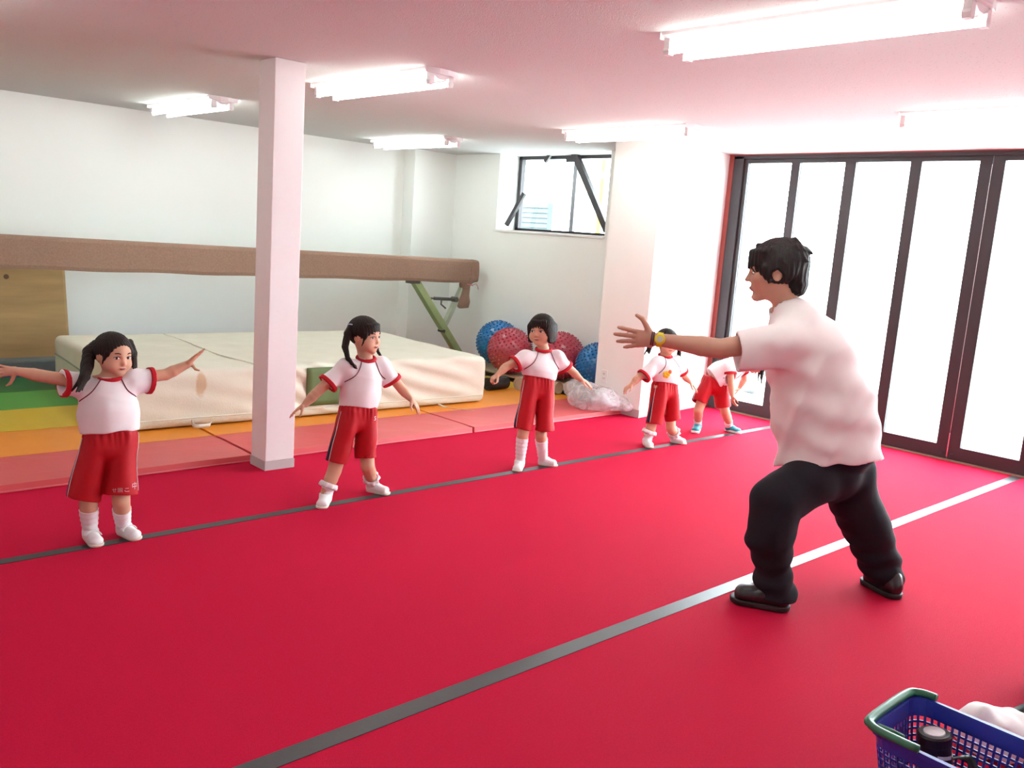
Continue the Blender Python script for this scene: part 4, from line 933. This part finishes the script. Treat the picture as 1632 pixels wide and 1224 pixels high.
def make_hair(t, sp, c, R, s, J):
    P = lambda x,y,z: c+R@(np.array((x,y,z))*s); st = sp['hair']
    S = SDF(c-s*1.3, c+s*1.0, 0.0032)
    e = lambda p,r,k=0.02,op='u': S.ell(P(*p), R, tuple(v*s for v in r), k*s, op)
    e((0,-0.07,0.11),(0.425,0.475,0.435))
    if st == 'pigtails_open':                       # hair pulled back, high forehead
        e((0,0.52,-0.08),(0.36,0.44,0.40),0.05,'s'); e((0,0.25,-0.42),(0.60,0.50,0.40),0.05,'s')
        for q in (-1,1): e((q*0.44,0.06,-0.12),(0.10,0.15,0.16),0.03,'s'); S.cone(P(q*0.33,0.20,0.10),P(q*0.375,0.13,-0.20),0.045*s,0.012*s,0.05*s)
    elif st == 'pigtails_bangs':
        e((0,0.50,-0.20),(0.36,0.42,0.38),0.05,'s'); e((0,0.25,-0.50),(0.60,0.50,0.40),0.05,'s')
        for q in (-1,1): e((q*0.44,0.06,-0.12),(0.10,0.13,0.16),0.03,'s'); S.cone(P(q*0.31,0.24,0.10),P(q*0.36,0.17,-0.24),0.05*s,0.015*s,0.05*s)
        for k in range(9):
            a = -0.9+1.8*k/8; S.cone(P(0.31*math.sin(a),0.0+0.345*math.cos(a),0.32),P(0.345*math.sin(a),-0.015+0.40*math.cos(a),0.075+0.02*(k%2)),0.055*s,0.025*s,0.03*s)
    elif st == 'bob':
        e((0,-0.09,-0.08),(0.415,0.40,0.38),0.06)
        for q in (-1,1): S.econe(P(q*0.33,-0.03,0.10),P(q*0.355,0.02,-0.36),R[:,1],(0.30*s,0.095*s),(0.23*s,0.065*s),0.16*s)
        S.econe(P(0,-0.34,0.10),P(0,-0.29,-0.37),R[:,0],(0.36*s,0.14*s),(0.32*s,0.10*s),0.10*s)
        e((0,0.50,-0.22),(0.315,0.44,0.40),0.05,'s'); e((0,0.12,-0.62),(0.30,0.36,0.45),0.05,'s')
        for k in range(9):
            a = -0.85+1.7*k/8; S.cone(P(0.31*math.sin(a),0.0+0.345*math.cos(a),0.32),P(0.345*math.sin(a),-0.015+0.405*math.cos(a),0.10+0.015*(k%2)),0.055*s,0.028*s,0.03*s)
    elif st == 'hanging':
        e((0,0.50,-0.22),(0.34,0.40,0.40),0.05,'s')
        for k in range(10):
            a = 2*math.pi*k/10; p = P(0.38*math.sin(a),-0.05+0.40*math.cos(a)*0.8,0.15); S.cone(p,p+np.array((0.01*math.sin(3*k),0.01*math.cos(5*k),-0.12-0.03*(k%3))),0.09*s,0.02*s,0.05*s)
    ties = []
    for chain_, tie in sp.get('tails',()):
        pts = [J(*p[:3]) for p in chain_]; rr = [p[3] for p in chain_]; S.chain(pts, rr, 0.012); ties.append(tie and pts[0])
        d = pts[-1]-pts[-2]                          # loose strand ends
        rg = np.random.default_rng(5)
        for k in range(5):
            o = rg.normal(size=3)*rr[-2]*0.55; S.cone(pts[-2]+o*0.6, pts[-1]+o*1.2+d*0.35*rg.uniform(0,1), rr[-2]*0.5, 0.003, 0.006)
    def strands(Pp):
        L = (Pp-c)@R; an = np.arctan2(L[:,0], L[:,1]+0.3*L[:,2]); return 0.0011*np.sin(34*an+3*np.sin(40*L[:,2]))+0.0008*np.sin(71*an)
    S.disp(strands)
    hair = S.build('hair', M_HAIR, t)
    for p in ties:
        if p is not None and not isinstance(p, bool):
            MB().lathe([(0.010,-0.006),(0.017,-0.003),(0.017,0.003),(0.010,0.006)], p, (0.3,0.2,1), 12).build('hair_tie', mat('pale_blue_tie',(0.45,0.52,0.70),rough=0.5) if sp.get('bluetie') else M_IRIS, hair, smooth=True)
    return hair

# ---- the five children
UPA = lambda a,b,c=0.0: rt*a+up*b+fw*c
G1 = dict(seed=1, label='girl in ponytails with both arms held out level, at the left edge', base=(176,868), neck=(176,602,0.0), sl=(128,609,-0.05), sr=(211,603,0.05), cl=(99,609,-0.11), cr=(241,605,0.11),
    el=(66,599,-0.14), wl=(30,592,-0.18), tl=(-8,591,-0.20), er=(264,597,0.15), wr=(298,581,0.19), tr=(316,564,0.19), hem=(175,684,0.0), hemw=(0.125,0.100), chestw=(0.112,0.083), cuff=0.054,
    hl=(133,794,-0.02), hr=(192,786,0.03), cro=(174,758,-0.02), hemr=0.072, waist=(0.112,0.090), kl=(141,803,-0.02), kr=(193,799,0.03), fl=((140,857),(157,873)), fr=((190,849),(221,862)), sock=0.095, strap=True,
    head=(181,565,0.0), hs=0.186, face=(-74,6,-3), gaze=0.6, nl=-fw, hargsL=(-1,(0.05,0.05,0.1,0.1),0.18,UPA(-0.35,-0.9)), nr=UPA(0.75,-0.66), hargsR=(1,(-0.05,0.0,0.05,0.1),0.16,UPA(0.55,-0.83,-0.1)),
    hair='pigtails_open', tails=((((152,548,0.02,0.018),(142,560,-0.02,0.026),(139,582,-0.06,0.027),(135,601,-0.11,0.021),(125,620,-0.14,0.007)),True),(((207,546,0.06,0.016),(212,563,0.06,0.018),(214,588,0.05,0.008)),False)))
G2 = dict(seed=2, label='girl in ponytails with a blue hair tie, arms lowered, right of the column', base=(560,800), neck=(583,571,0.0), sl=(552,583,-0.06), sr=(607,579,0.06), cl=(521,612,-0.11), cr=(626,608,0.10),
    el=(503,627,-0.13), wl=(487,644,-0.15), tl=(459,662,-0.16), er=(641,621,0.12), wr=(654,635,0.12), tr=(669,653,0.12), hem=(571,645,0.0), hemw=(0.104,0.095), chestw=(0.098,0.085), cuff=0.047,
    hl=(537,737,-0.04), hr=(583,730,0.04), cro=(563,708,0.0), hemr=0.062, waist=(0.104,0.090), kl=(533,750,-0.04), kr=(586,742,0.05), fl=((521,798),(511,812)), fr=((584,782),(621,789)), sock=0.045, frill=True,
    head=(582,534.5,0.0), hs=0.196, face=(-68,3,0), gaze=0.5, nl=UPA(0.2,-0.9,0.2), hargsL=(1,(0.1,0.15,0.2,0.25),0.12,UPA(-0.1,-0.95,-0.2)), nr=UPA(-0.3,-0.8,0.3), hargsR=(-1,(0.15,0.2,0.3,0.3),0.16),
    hair='pigtails_bangs', bluetie=True, tails=((((560,518,-0.05,0.014),(554,532,-0.07,0.020),(550,553,-0.08,0.018),(555,572,-0.10,0.012),(567,585,-0.11,0.004)),True),(((599,546,0.09,0.010),(602,559,0.09,0.008),(607,568,0.09,0.003)),False)))
G3 = dict(seed=3, label='girl with bobbed hair and long white socks, standing before the balls', base=(848,749), neck=(866,557,0.0), sl=(839,568,-0.03), sr=(889,568,0.04), cl=(819,580,-0.07), cr=(901,586,0.08),
    el=(806,585,-0.09), wl=(795,596,-0.11), tl=(781,606,-0.13), er=(912,592,0.10), wr=(925,604,0.10), tr=(941,613,0.10), hem=(859,599,0.0), hemw=(0.110,0.088), chestw=(0.106,0.080), cuff=0.048,
    hl=(834,685,-0.02), hr=(867,687,0.02), cro=(852,664,-0.01), hemr=0.064, waist=(0.100,0.082), kl=(833,694,-0.02), kr=(862,694,0.02), fl=((829,744),(823,753)), fr=((857,740),(889,744)), sock=0.155,
    head=(863,526,0.0), hs=0.198, face=(-158,4,4), gaze=0.3, nl=UPA(0,-0.9,0.4), hargsL=(1,(0.9,0.9,0.9,0.9),0.06), nr=UPA(0,-0.9,0.3), hargsR=(-1,(0.3,0.25,0.3,0.35),0.06), hair='bob')
G4 = dict(seed=4, label='girl wearing a yellow flower badge, her face behind the adult\'s arm', base=(1054,711), neck=(1060,567,0.0), sl=(1049,577,-0.04), sr=(1080,576,0.05), cl=(1025,600,-0.09), cr=(1086,594,0.10),
    el=(1015,604,-0.10), wl=(1008,612,-0.11), tl=(994,621,-0.12), er=(1092,601,0.11), wr=(1099,608,0.11), tr=(1106,615,0.11), hem=(1060,608,0.0), hemw=(0.102,0.090), chestw=(0.098,0.082), cuff=0.048,
    hl=(1043,676,-0.03), hr=(1073,670,0.04), cro=(1061,652,0.0), hemr=0.066, waist=(0.096,0.086), kl=(1037,683,-0.03), kr=(1069,681,0.04), fl=((1028,708),(1037,715)), fr=((1068,704),(1094,709)), sock=0.055, frill=True,
    head=(1063,545,0.0), hs=0.190, face=(-112,4,0), nl=UPA(0,-0.9,0.3), hargsL=(1,(0.35,0.35,0.4,0.4),0.2), nr=UPA(0,-0.9,0.3), hargsR=(-1,(0.2,0.2,0.3,0.3),0.2),
    hair='pigtails_bangs', tails=((((1044,540,-0.02,0.013),(1037,550,-0.03,0.018),(1033,562,-0.04,0.006)),True),(((1080,547,0.05,0.013),(1083,557,0.05,0.016),(1083,568,0.04,0.005)),True)))
G5 = dict(seed=5, label='child bending forward in teal sneakers beside the folding doors', base=(1138,692), neck=(1190,577,0.02), sl=(1163,586,-0.09), sr=(1183,584,0.08), cl=(1164,597,-0.10), cr=(1184,594,0.10),
    el=(1165,612,-0.10), wl=(1167,630,-0.10), tl=(1169,647,-0.10), er=(1186,605,0.10), wr=(1179,617,0.10), tr=(1173,627,0.10), hem=(1140,604,0.0), hemw=(0.110,0.105), chestw=(0.105,0.098), cuff=0.050, fwdown=True, hipaxis=True,
    hl=(1114,642,-0.02), hr=(1152,649,0.02), cro=(1135,632,0.0), hemr=0.066, waist=(0.112,0.100), kl=(1113,654,-0.02), kr=(1156,657,0.02), fl=((1112,684),(1107,691)), fr=((1156,686),(1181,692)), sock=0.045,
    shoe_mat=mat('teal_mesh',(0.03,0.26,0.32),rough=0.6,nscale=60,var=0.15), sole_mat=mat('white_rubber',(0.78,0.78,0.78),rough=0.5), soleh=0.022, shoew=0.034,
    head=(1208,577,0.0), hs=0.185, face=(-50,62,0), nl=UPA(0.9,0.1,0.3), hargsL=(1,(0.4,0.4,0.45,0.5),0.05), nr=UPA(-0.9,0.1,0.3), hargsR=(-1,(0.3,0.3,0.3,0.3),0.05), hair='hanging')
for g in (G1,G2,G3,G4,G5): make_child(g)

# printed marks: lettering at the shorts hem, sleeve print, hip emblem, flower badge
def surf_print(body, g, origin, right, upd, look, size, mname, colr, nm, parent, extr=0.0012):
    cu = bpy.data.curves.new('print','FONT'); cu.body = body; cu.size = 1.0; cu.align_x = 'CENTER'; cu.align_y = 'CENTER'; cu.space_character = 1.15
    o = bpy.data.objects.new('print_tmp', cu); COL.objects.link(o); bpy.context.view_layer.update()
    dg = bpy.context.evaluated_depsgraph_get(); me = o.evaluated_get(dg).to_mesh(); V = np.array([v.co[:] for v in me.vertices]); F = [tuple(p.vertices) for p in me.polygons]
    o.evaluated_get(dg).to_mesh_clear(); bpy.data.objects.remove(o); bpy.data.curves.remove(cu)
    if not len(V): return
    sf = g['_sf'] if isinstance(g, dict) else g; W = []
    for v in V:
        p = np.asarray(origin)+nrm(right)*v[0]*size+nrm(upd)*v[1]*size; W.append(sf.hit(p-nrm(look)*0.09, nrm(look), 0.2, 0.0018))
    obj(nm, W, F, mat(mname, colr, rough=0.6, var=0.02), parent)
c = G1['_ctx']; o = atd(197,780,depth_of(c['hr'])-0.06)
surf_print('せ園こ', G1, atd(196,780.5,depth_of(c['hr'])-0.04), rt, up, -fw, 0.022, 'pink_print', (0.78,0.50,0.55), 'hem_lettering', G1['_shorts'])
surf_print('中', G1, atd(215,775,depth_of(c['hr'])-0.02), nrm(rt+fw), up, nrm(-fw+rt*1.4), 0.036, 'pink_print', (0.78,0.50,0.55), 'hem_emblem', G1['_shorts'])
surf_print('5', G2, atd(599,665,depth_of(c['hr'])), nrm(rt+fw), up, nrm(-fw+rt*0.9), 0.030, 'white_print_2', (0.80,0.74,0.76), 'hip_emblem', G2['_shorts']) if False else None
c2 = G2['_ctx']; surf_print('5', G2, atd(598,667,depth_of(c2['hem'])-0.02), nrm(rt+fw*0.6), up, nrm(-fw+rt*0.6), 0.032, 'white_print_2', (0.80,0.74,0.76), 'hip_emblem', G2['_shorts'])
c4 = G4['_ctx']; bd = thing('flower_badge', 'yellow and orange flower badge pinned on a white shirt', 'badge', c4['J'](1062,598,-0.12))
V, F = [], []
ctr = c4['J'](1062,597,-0.112); fwd = -fw
for k in range(5):
    a = 2*math.pi*k/5; v,f = ellipsoid(ctr+0.015*(rt*math.cos(a)+up*math.sin(a)), np.stack([rt,fw,up],1), (0.014,0.004,0.014), 10, 6); obj('petal', v, f, mat('yellow_felt',(0.80,0.50,0.03),rough=0.8), bd, smooth=True)
v,f = ellipsoid(ctr+rt*0.028+up*0.020, np.stack([rt,fw,up],1), (0.014,0.004,0.016), 10, 6); obj('name_tab', v, f, mat('orange_felt',(0.75,0.16,0.06),rough=0.8), bd, smooth=True)

# ---- the adult
def make_adult():
    base = at(1320,955,2,0.0); D0 = depth_of(base); J = lambda px,py,dd=0.0: atd(px,py,D0+dd)
    t = thing('person', 'adult in white T-shirt and black trousers, bending with one arm out', 'person', base)
    hc = J(1236,432,-0.02); hs = 0.262; R = frame(122,8,0)
    neck = J(1251,487,0.0); shl, shr = J(1248,538,-0.15), J(1262,535,0.16)
    el, wl, tl = J(1148,556,-0.15), J(1047,541,-0.11), J(976,538,-0.06)
    er, wr_ = J(1275,605,0.20), J(1290,650,0.16)
    hipc = J(1322,735,0.0)
    LL = [J(1292,752,-0.09),J(1232,800,-0.15),J(1228,858,-0.15),J(1234,918,-0.14)]; RL = [J(1345,757,0.05),J(1366,806,0.08),J(1387,848,0.11),J(1412,920,0.13)]
    lf0,lf1 = at(1259,974,2,0.0),at(1163,956,2,0.0); rf0,rf1 = at(1432,957,2,0.0),at(1377,926,2,0.0)
    q = np.array([hc+hs,hc-hs,tl,lf0,lf1,rf0,rf1,shr]); S = SDF(q.min(0)-0.08, q.max(0)+0.08, 0.0046)
    add_head(S, hc, R, hs, child=False)
    ax = nrm(neck-hipc); U = nrm(np.cross(ax,R[:,1])); U = U if U@(shr-shl) > 0 else -U
    S.cone(neck-ax*0.05, hc-R[:,2]*hs*0.20-R[:,1]*hs*0.12, 0.062, 0.058, 0.03)
    S.cone(hipc, neck-ax*0.10, 0.12, 0.10, 0.03); S.cone(shl,shr,0.06,0.06,0.05)
    S.chain([shl,el,lerp(el,wl,0.30),lerp(el,wl,0.75),wl],[0.050,0.043,0.044,0.031,0.0265],0.03)
    S.chain([shr,er,wr_],[0.048,0.040,0.028],0.03)
    add_hand(S, wl, tl-wl, fw+0.1*up, 0.182, -1, (0.06,0.05,0.06,0.10), 0.13, UPA(-0.42,0.9,0.0))
    add_hand(S, wr_, wr_-er, -rt, 0.18, 1)
    for C in (LL,RL): S.chain(C,[0.085,0.062,0.055,0.042],0.02)
    for C,f0,f1 in ((LL,lf0,lf1),(RL,rf0,rf1)): S.cone(C[-1],lerp(f0,f1,0.2)+np.array((0,0,0.06)),0.04,0.035,0.01); S.cone(lerp(f0,f1,0.2)+np.array((0,0,0.05)),lerp(f0,f1,0.75)+np.array((0,0,0.04)),0.033,0.028,0.02)
    body = S.build('body', M_SKIN2, t); face_parts(body, hc, R, hs, child=False, brow=M_HAIR2)
    # T-shirt
    q = np.array([J(1150,500,-0.2),J(1410,760,0.2),neck,shl,shr]); S = SDF(q.min(0)-0.18, q.max(0)+0.14, 0.006)
    p0,p1,p2,p3 = J(1323,733,0.0),J(1311,650,0.0),J(1290,572,0.0),J(1268,518,0.0)
    hemn = nrm(p0-p1)
    S.econe(p0-(p1-p0)*0.35, p1, U, (0.205,0.232),(0.205,0.215), 0.0, caps=[(p0+hemn*0.004,nrm(hemn+up*0.0-rt*0.08))])
    S.econe(p1, p2, U, (0.205,0.215),(0.200,0.185), 0.04); S.econe(p2, p3, U, (0.200,0.185),(0.17,0.115), 0.05); S.econe(p3, neck-ax*0.02, U, (0.165,0.105),(0.075,0.068), 0.04)
    cu = J(1174,559,-0.14); ad = nrm(cu-shl)
    S.cone(shl-ax*0.03+ad*0.0, cu+ad*0.06, 0.092, 0.090, 0.06, caps=[(cu,nrm(ad+up*0.25))]); S.cone(cu-ad*0.07, cu+ad*0.08, 0.060, 0.083, 0.0, 's')
    cr = lerp(shr,er,0.62); adr = nrm(er-shr); S.cone(shr-ax*0.02, cr+adr*0.05, 0.088,0.085,0.05, caps=[(cr,adr)])
    S.cone(neck-ax*0.03, neck+ax*0.12+R[:,1]*0.02, 0.062, 0.085, 0.0, 's')
    S.econe(p0+(p0-p1)*0.05, p0-(p0-p1)*0.5, U, (0.195,0.222),(0.17,0.18), 0.0, 's') if False else None
    def fd(P):
        r_ = P-p1; h_ = r_@ax; v_ = r_@nrm(np.cross(ax,U)); u_ = r_@U
        d = 0.007*np.sin(26*(v_*0.6+h_*1.0)+1.5*np.sin(9*v_))*np.clip((0.22-h_)/0.2,0.15,1)
        d += 0.004*np.sin(48*(h_*0.8-v_*0.5)+2*np.sin(11*u_)); return d+folds(60,0.002,21,2)(P)-0.012*np.maximum(0,np.sin(21*(h_*0.9+v_*0.55)+2.2*np.sin(5*v_+4*u_)))**4*np.clip((0.30-h_)/0.2,0.2,1)
    S.disp(fd,0.04); tee = S.build('tee_shirt', M_TEE, t)
    FWa = nrm(np.cross(ax,U)); FWa = FWa if FWa@R[:,1] > 0 else -FWa
    ring = [neck+(U*math.cos(a)+FWa*math.sin(a))*0.070-ax*(0.016+0.020*math.sin(a)) for a in np.linspace(0,2*math.pi,30)]
    MB().tube(ring,0.011,8,cap=False).build('collar', M_TEE, tee, smooth=True)
    # trousers
    q = np.array([hipc,LL[1],LL[3],RL[1],RL[3]]); S = SDF(q.min(0)-0.26, q.max(0)+0.26, 0.0065)
    S.econe(J(1324,722,0.0), J(1322,748,0.0), U, (0.175,0.200),(0.155,0.150), 0.0, caps=[(J(1322,712,0.0),up)])
    S.chain([J(1294,762,-0.07),J(1238,800,-0.14),J(1226,858,-0.15),J(1231,906,-0.14),J(1236,946,-0.13)],[0.122,0.112,0.099,0.074,0.092],0.025)
    S.chain([J(1350,752,0.05),J(1362,800,0.08),J(1384,848,0.11),J(1406,905,0.13),J(1419,940,0.13)],[0.125,0.112,0.102,0.086,0.074],0.025)
    def fd2(P): return folds(34,0.007,31,3)(P)+0.006*np.sin(75*P[:,2]+3*np.sin(14*P[:,0]))*np.clip((0.42-P[:,2])/0.3,0,1)
    S.disp(fd2,0.04); S.cut((0,0,0.045),(0,0,-1.0)); S.build('trousers', M_TROU, t)
    # shoes
    for f0,f1 in ((lf0,lf1),(rf0,rf1)):
        fdv = nrm(f1-f0); sd = np.cross(fdv,(0,0,1.0)); z = np.array((0,0,1.0)); q = np.array([f0,f1])
        S = SDF(q.min(0)-np.array((0.1,0.1,0.03)), q.max(0)+np.array((0.1,0.1,0.2)), 0.004)
        S.econe(f0+fdv*0.05+z*0.055, f1-fdv*0.055+z*0.042, sd, (0.043,0.055),(0.050,0.040), 0.0); S.cone(f0+fdv*0.05+z*0.05, f0+fdv*0.06+z*0.085, 0.042,0.043,0.02); S.cone(lerp(f0,f1,0.45)+z*0.06, f0+fdv*0.08+z*0.09, 0.036,0.040,0.03)
        S.cut((0,0,0.022),(0,0,-1.0)); so = S.build('shoe', M_BSHOE, t)
        S = SDF(q.min(0)-np.array((0.1,0.1,0.02)), q.max(0)+np.array((0.1,0.1,0.06)), 0.004)
        S.econe(f0+fdv*0.048+z*0.02, f1-fdv*0.052+z*0.02, sd, (0.048,0.06),(0.054,0.055), 0.0); S.cut((0,0,0.001),(0,0,-1.0)); S.cut((0,0,0.026),(0,0,1.0)); S.build('sole', mat('black_rubber',(0.02,0.018,0.02),rough=0.6), so)
        MB().tube([lerp(f0,f1,0.55)+z*0.083-sd*0.035,lerp(f0,f1,0.55)+z*0.094,lerp(f0,f1,0.55)+z*0.083+sd*0.035],0.004,6).build('shoe_seam', mat('black_rubber',(0.02,0.018,0.02)), so)
        MB().lathe([(0,0),(0.007,0.002),(0,0.005)], lerp(f0,f1,0.28)+z*0.06+sd*0.048*(1 if sd@(CAM-f0)>0 else -1), sd*(1 if sd@(CAM-f0)>0 else -1), 10).build('rivet', mat('bright_steel',(0.75,0.75,0.75)), so)
    # hair
    P = lambda x,y,z: hc+R@(np.array((x,y,z))*hs); S = SDF(hc-hs*0.85, hc+hs*0.85, 0.0042); e = lambda p,r,k=0.02,op='u': S.ell(P(*p), R, tuple(v*hs for v in r), k*hs, op)
    e((0,-0.07,0.12),(0.43,0.50,0.445)); e((0,-0.33,-0.18),(0.30,0.20,0.28),0.08)
    for s_ in (-1,1): e((s_*0.34,-0.05,0.0),(0.11,0.28,0.20),0.06); S.cone(P(s_*0.375,0.17,0.08),P(s_*0.37,0.12,-0.17),0.05*hs,0.02*hs,0.04*hs)
    e((0,0.56,-0.24),(0.55,0.40,0.345),0.04,'s'); e((0,0.22,-0.52),(0.6,0.42,0.34),0.04,'s')
    for s_ in (-1,1): e((s_*0.44,-0.01,-0.09),(0.10,0.10,0.12),0.02,'s')
    rg = np.random.default_rng(7)
    for k in range(13):
        a = -1.1+2.2*k/12; S.cone(P(0.36*math.sin(a),0.36*math.cos(a),0.33),P(0.385*math.sin(a),0.02+0.425*math.cos(a),0.10+rg.uniform(-0.03,0.03)),0.07*hs,0.02*hs,0.03*hs)
    for k in range(26):
        a = rg.uniform(0,6.28); zz = rg.uniform(0.15,0.5); rr = math.sqrt(max(0.05,1-((zz-0.12)/0.46)**2)); p = P(0.40*rr*math.sin(a),-0.07+0.47*rr*math.cos(a),zz); S.cone(p, p+R@(np.array((0.05*math.sin(a),-0.05+0.05*math.cos(a),-0.06))*hs), 0.05*hs,0.012*hs,0.03*hs)
    for k in range(9):
        a = -0.9+1.8*k/8; p = P(0.30*math.sin(a),-0.30-0.16*math.cos(a),-0.25); S.cone(p,p-R[:,2]*hs*0.17+R[:,1]*hs*0.02,0.06*hs,0.012*hs,0.03*hs)
    S.disp(lambda Q: 0.0018*np.sin(30*np.arctan2(((Q-hc)@R)[:,0],((Q-hc)@R)[:,1])+25*((Q-hc)@R)[:,2]))
    S.build('hair', M_HAIR2, t)
    # watch and wristbands
    d = nrm(wl-el); wt = lerp(el,wl,0.955); MY = mat('yellow_rubber',(0.72,0.62,0.015),rough=0.45,var=0.04)
    wa = thing('wrist_watch', 'yellow wrist watch on the adult\'s outstretched arm', 'watch', wt-np.array((0,0,0.03)))
    def ringband(c, w, r, m, nm, par, th=0.004):
        x = nrm(np.cross(d,(0,0,1))); y = np.cross(d,x); A = np.array([[c+d*z+(x*math.cos(a)+y*math.sin(a))*r for z in (-w/2,w/2)] for a in np.linspace(0,2*math.pi,28)]); B = np.array([[c+d*z+(x*math.cos(a)+y*math.sin(a))*(r+th) for z in (-w/2,w/2)] for a in np.linspace(0,2*math.pi,28)])
        return MB().slab(A,B-A).build(nm, m, par, smooth=False)
    ringband(wt, 0.024, 0.0285, MY, 'watch_band', wa)
    fc = nrm(-fw-d*(-fw@d)); MB().lathe([(0.0,0),(0.022,0),(0.023,0.006),(0.019,0.010),(0,0.010)], wt+fc*0.030, fc, 24).build('watch_case', MY, wa); MB().lathe([(0,0),(0.014,0),(0.013,0.002),(0,0.002)], wt+fc*0.0405, fc, 24).build('watch_dial', mat('pale_dial',(0.55,0.58,0.50),rough=0.3), wa)
    for k,off in enumerate((0.028,0.036)):
        c_ = wt+d*off; ringband(c_, 0.007, 0.0275, mat('brown_cord',(0.10,0.04,0.03),rough=0.7), 'wristband', t, 0.004)
make_adult()
